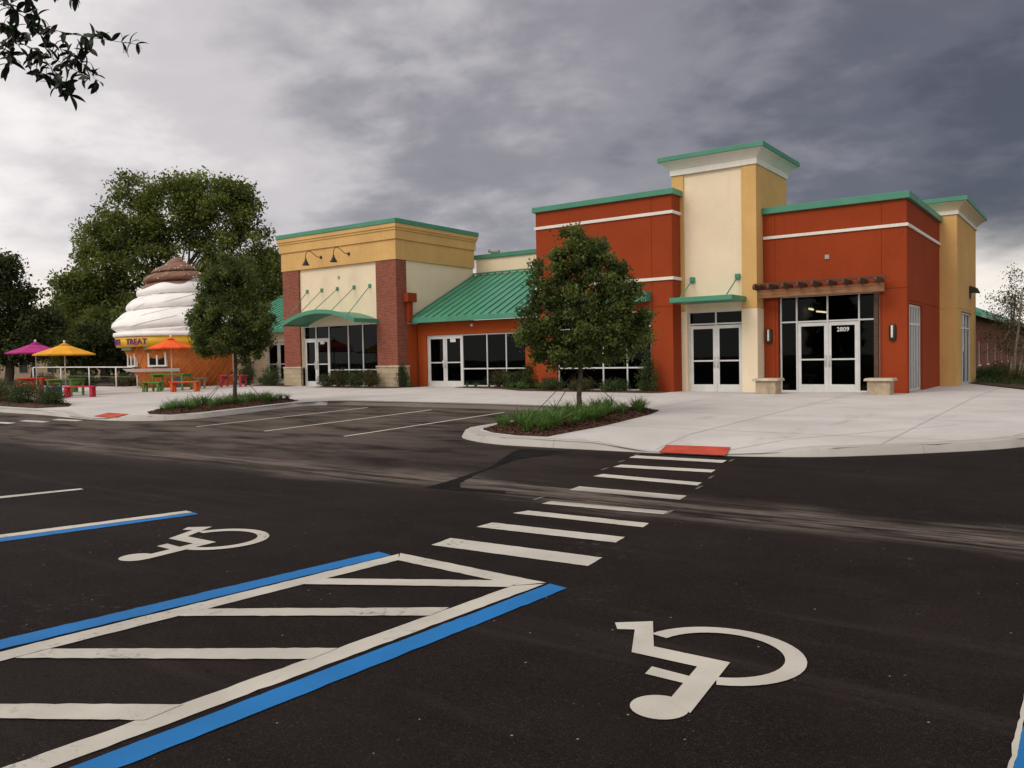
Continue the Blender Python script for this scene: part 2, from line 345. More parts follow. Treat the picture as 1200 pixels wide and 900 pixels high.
M = dict(
    dash=paint_mat('scuffed dash', (.13, .12, .11)), kerb_dark=concrete_mat('dark kerb concrete', (.17, .145, .125), .6),
    asphalt=asphalt_mat(), concrete=concrete_mat('concrete', (.56, .53, .505), .7), kerb=concrete_mat('kerb concrete', (.45, .42, .39), .55), joint=plain('joint', (.30, .275, .255), .95),
    white=paint_mat('white road paint', (.56, .525, .455)), blue=paint_mat('blue road paint', (.008, .165, .455), sc=22), red_mat=plain('red tactile mat', (.50, .06, .03), .8, bs=60),
    patch=plain('fresh tar', (.0105, .0095, .0092), .9, var=.3, scale=4, bs=80, spec=.08), mulch=mulch_mat(),
    red=stucco('terracotta stucco', (.295, .047, .0125)), orange=stucco('orange red stucco', (.375, .070, .014)), yellow=stucco('ochre stucco', (.66, .405, .155)),
    cream=stucco('cream stucco', (.80, .67, .485), .03, .4), trim=stucco('white trim', (.76, .73, .66), .05),
    brick=brick_mat('red brick', (.17, .036, .019), (.30, .078, .044), (.27, .18, .135)), stone=brick_mat('tan stone', (.50, .40, .27), (.38, .30, .20), (.25, .20, .15), .41, .2),
    stoneblock=plain('split stone', (.42, .33, .235), .95, var=.14, scale=6, bs=30), stonecap=plain('cast stone cap', (.50, .43, .33), .9, var=.15, bs=40),
    green=seam_metal('green metal', GREEN), green_roof=seam_metal('green roof metal', (.06, .255, .155)), alu=plain('aluminium frame', (.66, .66, .65), .42, .25, .05),
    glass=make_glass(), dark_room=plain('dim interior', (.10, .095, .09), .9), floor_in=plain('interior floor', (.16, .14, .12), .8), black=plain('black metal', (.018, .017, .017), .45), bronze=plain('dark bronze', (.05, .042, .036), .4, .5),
    grey=plain('grey plastic', (.35, .35, .34), .6), wood=None, wood_dark=None, silver=plain('brushed steel', (.62, .62, .6), .35, .7, .06), sconce=plain('sconce lens', (.72, .70, .66), .4),
    swirl=plain('white gelcoat', (.88, .865, .85), .55, var=.04, scale=2), choc=plain('brown gelcoat', (.23, .115, .072), .6, var=.12, scale=3), waffle=plain('waffle orange', (.50, .135, .025), .75, var=.1, scale=2), waffle_line=plain('waffle ridge', (.60, .24, .06), .75),
    band=plain('yellow band', (.72, .40, .015), .5, var=.05), purple=plain('purple lettering', (.14, .015, .16), .5), pinkish=plain('pink outline', (.62, .34, .42), .5),
    white_paint=plain('white paint', (.74, .72, .69), .5, var=.06), oak_bark=plain('bark', (.075, .058, .043), .95, var=.3, scale=8, bs=25), pale_bark=plain('pale bark', (.30, .25, .19), .9, var=.25, scale=8, bs=25),
    leaf_oak=leaf_mat('oak leaves', (.034, .048, .010), (.20, .235, .052), .42), leaf_dark=leaf_mat('dark leaves', (.012, .020, .006), (.075, .090, .025), .3), leaf_young=leaf_mat('young tree leaves', (.028, .045, .011), (.145, .185, .045), .36),
    leaf_hedge=leaf_mat('hedge leaves', (.014, .028, .008), (.070, .105, .026)), leaf_red=leaf_mat('reddish shrub leaves', (.03, .03, .008), (.10, .085, .025)), blade=leaf_mat('lily turf blades', (.022, .055, .010), (.14, .25, .055), .3), grass=leaf_mat('lawn grass', (.018, .038, .007), (.07, .11, .022), .3), leaf_birch=leaf_mat('small leaves', (.03, .035, .012), (.13, .12, .04), .4),
    lawn=plain('lawn soil', (.04, .055, .018), .95, var=.3, scale=5, bs=30), field=plain('far ground', (.05, .06, .025), .95, var=.3, scale=.4),
    lit=emis('lit tube', (1, .72, .38), 9), tan=stucco('tan render', (.38, .28, .19)), lattice=plain('window frame white', (.80, .78, .74), .6), sign_green=plain('menu board', (.30, .38, .22), .6, var=.3, scale=12),
)
def wood_mat(name, a, b2):
    mt, nt, b = new_mat(name)
    w = noise(nt, 1, 6, .7, mapped(nt, (1.2, 14, 22))); k = noise(nt, 7, 2, .5)
    c = mixc(nt, ramp(nt, w, .3, .7), a, b2); c = mixc(nt, ramp(nt, k, .70, .78), c, tuple(x*.3 for x in a))
    nt.links.new(c, b.inputs['Base Color']); b.inputs['Roughness'].default_value = .75; bump(nt, b, w, .3, .004); return mt
M['wood'] = wood_mat('cedar', (.20, .085, .034), (.33, .155, .068)); M['wood_dark'] = wood_mat('stained cedar', (.055, .024, .013), (.12, .052, .027))
FURN = {k: plain(k+' painted furniture', c, .55, var=.1) for k, c in dict(crimson=(.50, .02, .045), green=(.10, .22, .03), orange=(.62, .09, .012), blue=(.02, .14, .30), tan=(.34, .25, .16), scarlet=(.50, .05, .012)).items()}
CAN = {k: plain(k+' canvas', c, .85, var=.08, bs=120) for k, c in dict(magenta=(.44, .022, .20), yellow=(.80, .36, .015), orange=(.85, .11, .012), red=(.75, .045, .03)).items()}

# ------------------------------------------------------------------ setting: ground, asphalt, paving, kerbs
def sheet(name, poly, fn, mat, parent=None, off=0, grid=None, kind=None):
    pts = [Vector((p[0], p[1])) for p in poly]; n = len(pts)
    edges = [(i, (i+1) % n) for i in range(n)]
    if grid:
        xs = [p[0] for p in poly]; ys = [p[1] for p in poly]
        x = min(xs)+grid*.37
        while x < max(xs):
            y = min(ys)+grid*.41
            while y < max(ys):
                if inside((x, y), poly): pts.append(Vector((x, y)))
                y += grid
            x += grid
        if fn is zPr:
            for cx, cy in RAMPS:
                for i in range(-15, 16):
                    for j in range(0, 17):
                        q = (cx+i*.14+.003, cy-.3+j*.14)
                        if inside(q, poly) and min(dist_seg(q, poly[a], poly[(a+1) % n]) for a in range(n)) > .03: pts.append(Vector(q))
    v, e, f, *_ = geometry.delaunay_2d_cdt(pts, edges, [], 1, 1e-4)
    mb = MB(); mb.v = [(p.x, p.y, fn(p.x, p.y)+off) for p in v]; mb.f = [tuple(q) for q in f]
    o = mb.build(name, mat, parent, fix=False)
    bm = bmesh.new(); bm.from_mesh(o.data); bmesh.ops.recalc_face_normals(bm, faces=bm.faces)
    for q in bm.faces:
        if q.normal.z < 0: q.normal_flip()
    bm.to_mesh(o.data); bm.free()
    if kind: o['kind'] = kind
    return o
def dist_seg(p, a, b):
    ax, ay = a; bx, by = b; L = (bx-ax)**2+(by-ay)**2; t = max(0, min(1, ((p[0]-ax)*(bx-ax)+(p[1]-ay)*(by-ay))/L)); return math.hypot(p[0]-ax-t*(bx-ax), p[1]-ay-t*(by-ay))
def inside(p, poly):
    c = False; j = len(poly)-1
    for i in range(len(poly)):
        if (poly[i][1] > p[1]) != (poly[j][1] > p[1]) and p[0] < (poly[j][0]-poly[i][0])*(p[1]-poly[i][1])/(poly[j][1]-poly[i][1])+poly[i][0]: c = not c
        j = i
    return c
g = MB().quad((-900, -500, -.75), (700, -500, -.75), (700, 1200, -.75), (-900, 1200, -.75)); o = g.build('ground', M['field']); o['kind'] = 'structure'
am = MB(); XS = (-75, -45, -20, 0, 20, 45); YSs = (-30, YS, 24.5, 32)
for i in range(len(XS)-1):
    for j in range(len(YSs)-1):
        am.quad(*[(x, y, zA(x, y)) for x, y in ((XS[i], YSs[j]), (XS[i+1], YSs[j]), (XS[i+1], YSs[j+1]), (XS[i], YSs[j+1]))])
asphalt = am.build('asphalt', M['asphalt']); asphalt['kind'] = 'structure'

def fillet(pts, n=5):
    return pts
OUT = [(3.2, 62), (2.4, 30), (1.3, 22), (.35, 18.2), (-1.04, 15.36), (-2.07, 14.07), (-3.29, 12.98), (-4.1, 12.55), (-4.84, 12.33), (-6.02, 12.16), (-7.0, 12.10), (-7.91, 12.04), (-8.82, 12.02), (-9.55, 12.22), (-10.2, 12.62), (-10.55, 13.25),
       (-10.6, 14.2), (-10.55, 16.2), (-10.55, 17.6), (-10.9, 18.3), (-11.7, 18.55), (-14, 18.6), (-17, 18.55), (-19.6, 18.4), (-20.5, 18.0), (-20.75, 17.2), (-20.4, 15.5), (-20.0, 13.8), (-20.05, 12.9), (-20.6, 12.25), (-21.6, 11.92), (-22.9, 11.85), (-24.3, 11.95), (-26.3, 12.15), (-29, 12.15), (-34, 12.3), (-44, 12.5), (-52, 12.6)]
BACK = [(-52, 21.0), (-46, 22.6), (-40.4, 22.6), (-40.6, 27), (-40.6, 34), (-30, 34), (-30, 62)]
plaza = sheet('plaza', OUT+BACK, zPr, M['concrete'], None, 0, .7, 'structure')
# kerb in cast lengths
kerb = MB(); kerb_root = None
def resample(pts, step):
    out = [Vector(pts[0])]; 
    P = [Vector(p) for p in pts]
    # catmull-rom then even spacing
    dense = []
    for i in range(len(P)-1):
        p0 = P[max(i-1, 0)]; p1 = P[i]; p2 = P[i+1]; p3 = P[min(i+2, len(P)-1)]
        for k in range(12):
            t = k/12; dense.append(.5*((2*p1)+(-p0+p2)*t+(2*p0-5*p1+4*p2-p3)*t*t+(-p0+3*p1-3*p2+p3)*t**3))
    dense.append(P[-1]); acc = 0
    for a, b in zip(dense, dense[1:]):
        L = (b-a).length
        while acc+L >= step:
            a = a+(b-a)*((step-acc)/(b-a).length); out.append(a.copy()); L = (b-a).length; acc = 0
        acc += L
    return out
KP = resample(OUT[2:], .25)
kerb_root = bpy.data.objects.new('kerb', None); COL.objects.link(kerb_root); kerb_root['kind'] = 'structure'
for s in range(0, len(KP)-1, 12):
    seg = KP[s:s+13]
    if len(seg) < 3: continue
    mb = MB(); rows = []
    for i, p in enumerate(seg):
        j = s+i; a = KP[max(j-1, 0)]; b = KP[min(j+1, len(KP)-1)]; d = (b-a).normalized(); nrm = Vector((d.y, -d.x))   # inward (plaza lies right of travel)
        if not inside((p.x+nrm.x*.3, p.y+nrm.y*.3), OUT+BACK): nrm = -nrm
        zt = zPr(p.x, p.y); za = zA(p.x, p.y); pos = p.copy()
        if i == 0: pos = p+d*.006
        zz = max(zt, za+.012)
        sec = [(.30, zt-.05), (.30, zt+.004), (.05, zz+.006), (.015, zz-.008), (-.015, zz-(zz-za)*.45), (-.05, za+.006), (-.05, za-.05)]
        rows.append([(pos.x+nrm.x*w, pos.y+nrm.y*w, z) for w, z in sec])
    n = len(sec)
    for r in rows: mb.v += r
    for i in range(len(rows)-1):
        for k in range(n-1): mb.f.append((i*n+k, i*n+k+1, (i+1)*n+k+1, (i+1)*n+k))
    mb.f.append(tuple(range(n))); mb.f.append(tuple((len(rows)-1)*n+k for k in range(n))[::-1])
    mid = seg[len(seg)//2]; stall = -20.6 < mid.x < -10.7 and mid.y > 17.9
    mb.build('kerb_stone', M['kerb_dark'] if stall else M['kerb'], kerb_root)  # lengths in front of the stalls take a darker concrete colour
# saw-cut joints of the paving
def jointline(a, b, w=.014):
    a = Vector(a); b = Vector(b); d = (b-a).normalized(); nrm = Vector((-d.y, d.x))*w/2; L = (b-a).length; k = int(L/.35); run = []
    runs = []
    for i in range(k+1):
        p = a+d*(L*i/k)
        if inside((p.x, p.y), PL_IN): run.append(p)
        else:
            if len(run) > 1: runs.append(run)
            run = []
    if len(run) > 1: runs.append(run)
    for r in runs:
        mb = MB()
        for p in r:
            for q in (p+nrm, p-nrm): mb.v.append((q.x, q.y, zPr(q.x, q.y)+.003))
        mb.f = [(2*i, 2*i+1, 2*i+3, 2*i+2) for i in range(len(r)-1)]
        mb.build('paving_joint', M['joint'], plaza, fix=False)
PL_IN = OUT+BACK
for i, x in enumerate((-36, -32.5, -29, -25.5, -18.8, -15.6, -12.4, -9.2, -6.0, -2.8, .2)): jointline((x, 11), (x, 33 if x > -4 else 25.3))
for y in (14.6, 18.0, 20.4, 22.6, 26.2, 29.5): jointline((-48, y+.15), (3, y))
jointline((-4.9, 12.6), (-2.2, 17.2)); jointline((-1.2, 15.6), (.0, 21))

# ------------------------------------------------------------------ painted markings (parts of the asphalt)
jr = random.Random(77)
def ragged(poly, amp=.003, step=.06):
    out = []
    for a, b in zip(poly, list(poly[1:])+[poly[0]]):
        a = Vector(a); b = Vector(b); k = max(1, min(90, int((b-a).length/step))); nrm = Vector((-(b-a).y, (b-a).x)).normalized()
        for i in range(k): out.append(tuple(a+(b-a)*(i/k)+nrm*(jr.gauss(0, amp) if i else 0)))
    return out
def mark(name, poly, mat, off=.005, label=None):
    poly = ragged(poly)
    o = sheet(name, poly, zA, mat, asphalt, off)
    if label: o['label'] = label
    return o
def ext(a, b, L): a = Vector(a); b = Vector(b); d = (a-b).normalized(); return tuple(a+d*L)
def stripe(name, a0, a1, b0, b1, mat, L=2.6, label=None):          # near pair extended towards the viewer, far pair
    return mark(name, [ext(a0, a1, L), a1, b1, ext(b0, b1, L)], mat, label=label)
stripe('stall_line', (-5.25, 2.14), (-4.975, 4.97), (-5.07, 2.07), (-4.80, 4.94), M['blue'], label='blue stall line beside the hatched aisle')
stripe('stall_line', (-5.03, 2.06), (-4.778, 5.01), (-4.87, 1.99), (-4.63, 4.84), M['white'])
stripe('stall_line', (-3.57, 1.46), (-3.42, 4.74), (-3.42, 1.40), (-3.26, 4.90), M['white'])
stripe('stall_line', (-3.35, 1.59), (-3.228, 4.93), (-3.19, 1.50), (-3.065, 4.90), M['blue'], label='blue stall line along the wheelchair bay')
stripe('stall_line', (-8.50, 3.50), (-8.13, 5.22), (-8.35, 3.44), (-7.98, 5.20), M['white'])
stripe('stall_line', (-8.335, 3.44), (-7.965, 5.20), (-8.16, 3.36), (-7.83, 5.17), M['blue'])
stripe('stall_line', (-11.0, 4.50), (-10.78, 5.42), (-10.83, 4.45), (-10.66, 5.40), M['white'])
stripe('stall_line', (-.305, 3.0), (-.305, 4.6), (-.285, 3.0), (-.285, 4.6), M['white'], label='thin white edge of the last blue line'); stripe('stall_line', (-.283, 3.0), (-.283, 4.6), (-.11, 3.0), (-.11, 4.55), M['blue'])
mark('hatch_line', [(-4.78, 5.03), (-3.26, 4.93), (-3.40, 4.76), (-4.63, 4.84)], M['white'], .007)
for k in range(5):
    y = 4.12-k*.935; rise = .77 if k == 0 else .90
    mark('hatch_line', [(-4.74-.05*k, y-.02), (-3.43-.03*k, y+rise), (-3.42-.03*k, y+rise-.20), (-4.73-.06*k, y-.20)], M['white'], .0075)
for x in (-17.75, -15.2, -12.65):
    dx = -.35
    mark('stall_line', [(x-.05, 11.75), (x+.05, 11.72), (x+dx+.05, 17.75), (x+dx-.05, 17.8)], M['white'])
cwL = [(-4.77, 5.41), (-4.92, 6.24), (-5.04, 7.01), (-5.10, 7.65), (-5.33, 8.60), (-5.59, 9.64), (-5.76, 10.5), (-6.0, 11.46)]
cwT = [(-4.81, 5.72), (-4.92, 6.49), (-4.99, 7.22), (-5.10, 7.85), (-5.35, 8.88), (-5.57, 9.87), (-5.76, 10.75), (-6.02, 11.74)]
cwR = [(-3.28, 5.69), (-3.49, 6.5), (-3.59, 7.2), (-3.71, 7.9), (-3.91, 8.80), (-4.11, 9.74), (-4.35, 10.79), (-4.55, 11.72)]
for l, t, r in zip(cwL, cwT, cwR):
    h = t[1]-l[1]
    mark('crossing_stripe', [l, (r[0]+.02, r[1]-h*.55), (r[0]-.02, r[1]+h*.42), t], M['white'])
for k in range(4): x = -24.6+k*.55; mark('crossing_stripe', [(x-.9, 9.4+k*.62), (x+.35, 9.45+k*.62), (x+.2, 9.72+k*.62), (x-1.05, 9.67+k*.62)], M['white'])
rnd = random.Random(5)
for k in range(9):                                                # chalky setting-out dashes beside the crossing
    f = k/8; 
    for X0, X1 in ((-4.87, -6.06), (-3.2, -4.5)):
        x = X0+(X1-X0)*f; y = 5.2+6.3*f+.25
        if rnd.random() < .55: mark('setting_out_dash', [(x-.02, y), (x+.02, y), (x-.01, y+.26), (x-.045, y+.2)], M['dash'], .004)
def wheelchair(dx, dy, label):
    root = bpy.data.objects.new('wheelchair_symbol', None); COL.objects.link(root); root.parent = asphalt; root['label'] = label
    def pc(name, poly, k): 
        o = sheet(name, [(a+dx, b+dy) for a, b in poly], zA, M['white'], None, .005+.0012*k); o.parent = root
    pc('head', [(-1.665+.135*math.cos(a), 3.445+.135*math.sin(a)) for a in [i*2*math.pi/28 for i in range(28)]], 0)
    pc('body', [(-2.42, 4.41), (-2.24, 4.56), (-2.04, 4.16), (-1.60, 4.16), (-1.52, 3.46), (-1.66, 3.53), (-1.72, 4.01), (-2.10, 4.01), (-2.26, 4.36), (-2.35, 4.31)], 1)
    pc('arm', [(-1.90, 3.77), (-1.915, 3.88), (-1.70, 3.865), (-1.69, 3.765)], 1)
    cx, cy = -1.70, 4.25; n = 30; out = []; inn = []
    for i in range(n+1):
        a = R(168)+(R(-70)-R(168))*i/n
        out.append((cx+.455*math.cos(a), cy+.445*math.sin(a))); inn.append((cx+.345*math.cos(a), cy+.345*math.sin(a)))
    pc('wheel', out+inn[::-1], 2)
wheelchair(0, 0, 'white wheelchair symbol beside the hatched aisle')
wheelchair(-4.87, .28, 'white wheelchair symbol between the two blue edged lines')
mark('tar_patch', [(-7.01, 7.83), (-7.08, 8.30), (-7.33, 9.63), (-8.06, 11.22), (-8.14, 11.60), (-7.20, 11.75), (-7.26, 11.21), (-7.47, 10.55), (-7.15, 9.12), (-6.85, 8.35), (-6.61, 8.08), (-5.95, 8.15), (-5.86, 7.97), (-6.53, 7.87)], M['patch'], .0035, 'fresh black tar patch left of the crossing')
for poly, lab in (([(-5.78, 11.88), (-5.97, 12.6), (-4.9, 12.7), (-4.72, 12.0)], 'red tactile mat at the end of the main crossing'), ([(-23.6, 12.15), (-23.9, 12.75), (-22.75, 12.72), (-22.4, 12.05)], 'red tactile mat near the picnic tables')):
    poly = [(x, y+.16) for x, y in poly]
    o = sheet('tactile_mat', poly, zPr, M['red_mat'], plaza, .014, .11); o['label'] = lab

# ------------------------------------------------------------------ buildings
def front(pl): return lambda u, d, z: (u, pl+d, z)
def side(pl): return lambda u, d, z: (pl-d, u, z)
def lbox(mb, mp, u0, u1, d0, d1, z0, z1):
    mb.hexa([mp(u0, d0, z0), mp(u1, d0, z0), mp(u1, d1, z0), mp(u0, d1, z0), mp(u0, d0, z1), mp(u1, d0, z1), mp(u1, d1, z1), mp(u0, d1, z1)])
def wall(name, parent, mat, mp, u0, u1, z0, z1, th, holes=(), joints_u=(), joints_z=(), label=None):
    """wall with real openings; control joints are narrow slots cut into a face layer"""
    J = .009
    us = {u0, u1}; zs = {z0, z1}
    hs = list(holes)
    for j in joints_u: us |= {j-J, j+J}
    for j in joints_z: zs |= {j-J, j+J}
    for a, b, c, d in hs: us |= {a, b}; zs |= {max(z0, c), min(z1, d)}
    us = sorted(us); zs = sorted(zs); mb = MB()
    def depth(i, k):
        if i < 0 or k < 0 or i >= len(us)-1 or k >= len(zs)-1: return None
        u = (us[i]+us[i+1])/2; z = (zs[k]+zs[k+1])/2
        for a, b, c, d in hs:
            if a < u < b and c < z < d: return 9
        for j in joints_u:
            if abs(u-j) < J: return .015
        for j in joints_z:
            if abs(z-j) < J: return .015
        return 0
    for i in range(len(us)-1):
        for k in range(len(zs)-1):
            d = depth(i, k); a, b, c, e = us[i], us[i+1], zs[k], zs[k+1]
            if d == 9: continue
            mb.quad(mp(a, d, c), mp(b, d, c), mp(b, d, e), mp(a, d, e)); mb.quad(mp(a, th, c), mp(a, th, e), mp(b, th, e), mp(b, th, c))
            for di, dk, p, q in ((-1, 0, (a, c), (a, e)), (1, 0, (b, c), (b, e)), (0, -1, (a, c), (b, c)), (0, 1, (a, e), (b, e))):
                o = depth(i+di, k+dk); far = th if o in (None, 9) else o
                if far > d+1e-6: mb.quad(mp(p[0], d, p[1]), mp(q[0], d, q[1]), mp(q[0], far, q[1]), mp(p[0], far, p[1]))
    me = mb.mesh(name, mat); bm = bmesh.new(); bm.from_mesh(me); bmesh.ops.remove_doubles(bm, verts=bm.verts, dist=1e-4); bmesh.ops.recalc_face_normals(bm, faces=bm.faces); bm.to_mesh(me); bm.free()
    o = put(name, me, parent)
    if label: o['label'] = label
    return o
FR = .05
def glazing(parent, mp, us, zrows, d=.06, skip=(), fmat='alu', pmat='glass', bar=FR):
    """one framed window: bays between us, each bay with its own row levels; panes are sub-parts"""
    mb = MB(); dd = .10
    zb = min(r[0] for r in zrows); zt = max(r[-1] for r in zrows)
    for i, u in enumerate(us): lbox(mb, mp, u-bar/2, u+bar/2, d, d+dd, zb, zt)
    panes = []
    for i, r in enumerate(zrows):
        a, b = us[i]+bar/2, us[i+1]-bar/2
        for z in r:
            lo, hi = (z, z+bar) if z == r[0] else ((z-bar, z) if z == r[-1] else (z-bar/2, z+bar/2))
            if i in skip and z == r[0]: continue
            lbox(mb, mp, a, b, d+.002, d+dd-.002, lo, hi)
        for k, (z0, z1) in enumerate(zip(r, r[1:])):
            if i in skip and k == 0: continue
            panes.append((a, b, z0+(bar if k == 0 else bar/2), z1-(bar if k == len(r)-2 else bar/2)))
    w = mb.build('window_frame', M[fmat], parent, bevel=.004)
    for a, b, c, e in panes:
        p = MB(); lbox(p, mp, a-.008, b+.008, d+.045, d+.057, c-.008, e+.008); p.build('pane', M[pmat], w)
    return w
def door(parent, mp, u0, u1, z0, z1, hinge, d=.05):
    st = .10; mb = MB(); dd = .05
    lbox(mb, mp, u0, u0+st, d, d+dd, z0, z1); lbox(mb, mp, u1-st, u1, d, d+dd, z0, z1)
    lbox(mb, mp, u0+st, u1-st, d+.002, d+dd-.002, z0, z0+.24); lbox(mb, mp, u0+st, u1-st, d+.002, d+dd-.002, z1-.11, z1)
    zm = z0+1.02; lbox(mb, mp, u0+st, u1-st, d+.002, d+dd-.002, zm-.025, zm+.025)
    o = mb.build('door', M['alu'], parent, bevel=.004)
    for c, e in ((z0+.24, zm-.025), (zm+.025, z1-.11)):
        p = MB(); lbox(p, mp, u0+st-.008, u1-st+.008, d+.018, d+.030, c-.008, e+.008); p.build('pane', M['glass'], o)
    uh = u1-st*.5 if hinge == 'l' else u0+st*.5
    p = MB().tube([mp(uh, d, zm-.22), mp(uh, d-.07, zm-.20), mp(uh, d-.075, zm-.05), mp(uh, d-.07, zm+.10), mp(uh, d, zm+.12)], .016, 8); p.build('handle', M['silver'], o, True)
    return o
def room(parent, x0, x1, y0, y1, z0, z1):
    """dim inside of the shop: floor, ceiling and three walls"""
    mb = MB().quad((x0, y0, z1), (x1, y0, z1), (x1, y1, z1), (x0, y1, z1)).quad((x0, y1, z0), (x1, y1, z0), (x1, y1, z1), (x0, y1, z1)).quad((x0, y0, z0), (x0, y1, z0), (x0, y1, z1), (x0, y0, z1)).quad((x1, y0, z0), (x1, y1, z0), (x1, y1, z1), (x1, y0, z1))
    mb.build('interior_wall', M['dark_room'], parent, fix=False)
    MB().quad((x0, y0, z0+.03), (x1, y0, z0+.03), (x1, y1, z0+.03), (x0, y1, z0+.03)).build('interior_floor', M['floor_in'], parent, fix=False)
def ring(mb, x0, x1, y0, y1, z0, z1, o): mb.box((x0-o, y0-o, z0), (x1+o, y1+o, z1))

def seam_roof(parent, x0, x1, y0, z0, y1, z1, pitch=.425):
    n = round((x1-x0)/pitch); w = (x1-x0)/n
    dv = Vector((0, y1-y0, z1-z0)).normalized(); nv = Vector((0, -dv.z, dv.y))
    rf = MB(); a = Vector((x0, y0, z0)); b = Vector((x1, y0, z0)); c = Vector((x1, y1, z1)); d = Vector((x0, y1, z1)); t = nv*-.12
    rf.hexa([a+t, b+t, c+t, d+t, a-nv*.012, b-nv*.012, c-nv*.012, d-nv*.012]); deck = rf.build('roof', M['green_roof'], parent)
    me = None
    for k in range(n):
        if me is None:
            p = MB(); L = Vector((0, y1-y0, z1-z0))
            p.hexa([Vector(q) for q in ((.004, 0, 0), (w-.004, 0, 0), Vector((w-.004, 0, 0))+L, Vector((.004, 0, 0))+L)]+[Vector(q)+nv*.008 for q in ((.004, 0, 0), (w-.004, 0, 0), Vector((w-.004, 0, 0))+L, Vector((.004, 0, 0))+L)])
            p.hexa([Vector((0, 0, 0))+nv*.008, Vector((.022, 0, 0))+nv*.008, Vector((.022, 0, 0))+L+nv*.008, L+nv*.008, nv*.055, Vector((.022, 0, 0))+nv*.055, Vector((.022, 0, 0))+L+nv*.055, L+nv*.055])
            me = p.mesh('roof_panel', M['green_roof']); bm = bmesh.new(); bm.from_mesh(me); bmesh.ops.recalc_face_normals(bm, faces=bm.faces); bm.to_mesh(me); bm.free()
        o = bpy.data.objects.new('roof_panel', me); COL.objects.link(o); o.parent = deck; o.matrix_parent_inverse = parent_inv(deck); o.location = (x0+k*w, y0, z0)
    MB().box((x0-.03, y0-.05, z0-.20), (x1+.02, y0-.004, z0+.012)).build('fascia', M['green'], parent, bevel=.006)
    MB().box((x0-.03, y1-.10, z1+.035), (x1+.02, y1+.02, z1+.10)).build('ridge_flashing', M['green'], parent)
    return deck

# --- brick fronted shop with arched canopy
FZ = lambda x: zP(x, 30)
bs = thing('shop_building', (-27.7, 25.5, FZ(-27.7)), 'brick and cream shop with ochre cornice and arched green canopy', 'building')
x0, x1, yf, yb = -31.38, -24.12, 25.5, 30.76; fz = .0
wall('wall', bs, M['cream'], front(yf+.10), -30.28, -25.28, fz-.05, 5.41, .2, [(-30.22, -25.34, fz-.05, 2.80)])
wall('side_wall', bs, M['cream'], side(x1-.04), 26.12, yb, 2.70, 5.41, .2); wall('side_wall', bs, M['orange'], side(x1-.04), 26.12, yb, fz-.1, 2.698, .2)
wall('side_wall', bs, M['cream'], lambda u, d, z: (x0+.04+d, u, z), 26.12, yb+1, fz-.1, 5.41, .2)
for a, b in ((x0, -30.26), (-25.30, x1)):
    p = MB().box((a, yf, .93), (b, 26.13, 5.40)); pr = p.build('brick_pier', M['brick'], bs)
    MB().box((a-.04, yf-.04, fz-.1), (b+.04, 26.17, .87)).build('stone_base', M['stone'], bs)
    MB().box((a-.07, yf-.07, .872), (b+.07, 26.2, .945)).build('stone_ledge', M['stonecap'], bs, bevel=.012)
e = MB(); ring(e, x0, x1, yf, yb, 5.402, 6.24, .03); e.build('entablature', M['yellow'], bs)
e = MB(); ring(e, x0, x1, yf, yb, 6.242, 6.62, .09); e.build('cornice', M['yellow'], bs)
e = MB(); ring(e, x0, x1, yf, yb, 6.622, 6.72, .125); ring(e, x0, x1, yf, yb, 6.722, 6.885, .165); e.build('cornice_moulding', M['yellow'], bs)
e = MB(); ring(e, x0, x1, yf, yb, 6.887, 7.075, .20); e.build('coping', M['green'], bs, bevel=.01)
gl = front(25.66)
d0, d1 = -30.40+.12, -28.58
glazing(bs, gl, [-30.22, -29.42, -28.55, -27.31, -26.40, -25.36], [[.02, 2.2, 2.80]]*2+[[.05, .78, 2.80]]*3, d=.06, skip=(0, 1))
door(bs, gl, -30.19, -29.43, .03, 2.17, 'l', .08); door(bs, gl, -29.41, -28.58, .03, 2.17, 'r', .08)
MB().box((-29.12, 25.715, 1.96), (-28.86, 25.735, 2.09)).build('number_plate', M['white_paint'], bs)
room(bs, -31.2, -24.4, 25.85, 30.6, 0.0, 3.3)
# arched canopy
cp = MB(); n = 20; xa, xb = -29.72, -25.22; yc0 = 24.12
def arch(t): return 2.83+.46*(1-(2*t-1)**2)
for i in range(n):
    t0, t1 = i/n, (i+1)/n; X0 = xa+(xb-xa)*t0; X1 = xa+(xb-xa)*t1
    cp.hexa([(X0, yc0, arch(t0)), (X1, yc0, arch(t1)), (X1, yf+.09, arch(t1)), (X0, yf+.09, arch(t0)), (X0, yc0, arch(t0)+.05), (X1, yc0, arch(t1)+.05), (X1, yf+.09, arch(t1)+.05), (X0, yf+.09, arch(t0)+.05)])
co = cp.build('canopy', M['green_roof'], bs)
fb = MB()
for i in range(n):
    t0, t1 = i/n, (i+1)/n; X0 = xa+(xb-xa)*t0; X1 = xa+(xb-xa)*t1
    fb.hexa([(X0, yc0-.05, arch(t0)-.06), (X1, yc0-.05, arch(t1)-.06), (X1, yc0-.002, arch(t1)-.06), (X0, yc0-.002, arch(t0)-.06), (X0, yc0-.05, arch(t0)+.11), (X1, yc0-.05, arch(t1)+.11), (X1, yc0-.002, arch(t1)+.11), (X0, yc0-.002, arch(t0)+.11)])
fb.build('canopy_edge', M['green'], co)
for xx in (xa-.04, xb+.005): MB().box((xx, yc0-.05, arch(0)-.06), (xx+.035, yf+.08, arch(0)+.11)).build('canopy_edge', M['green'], co)
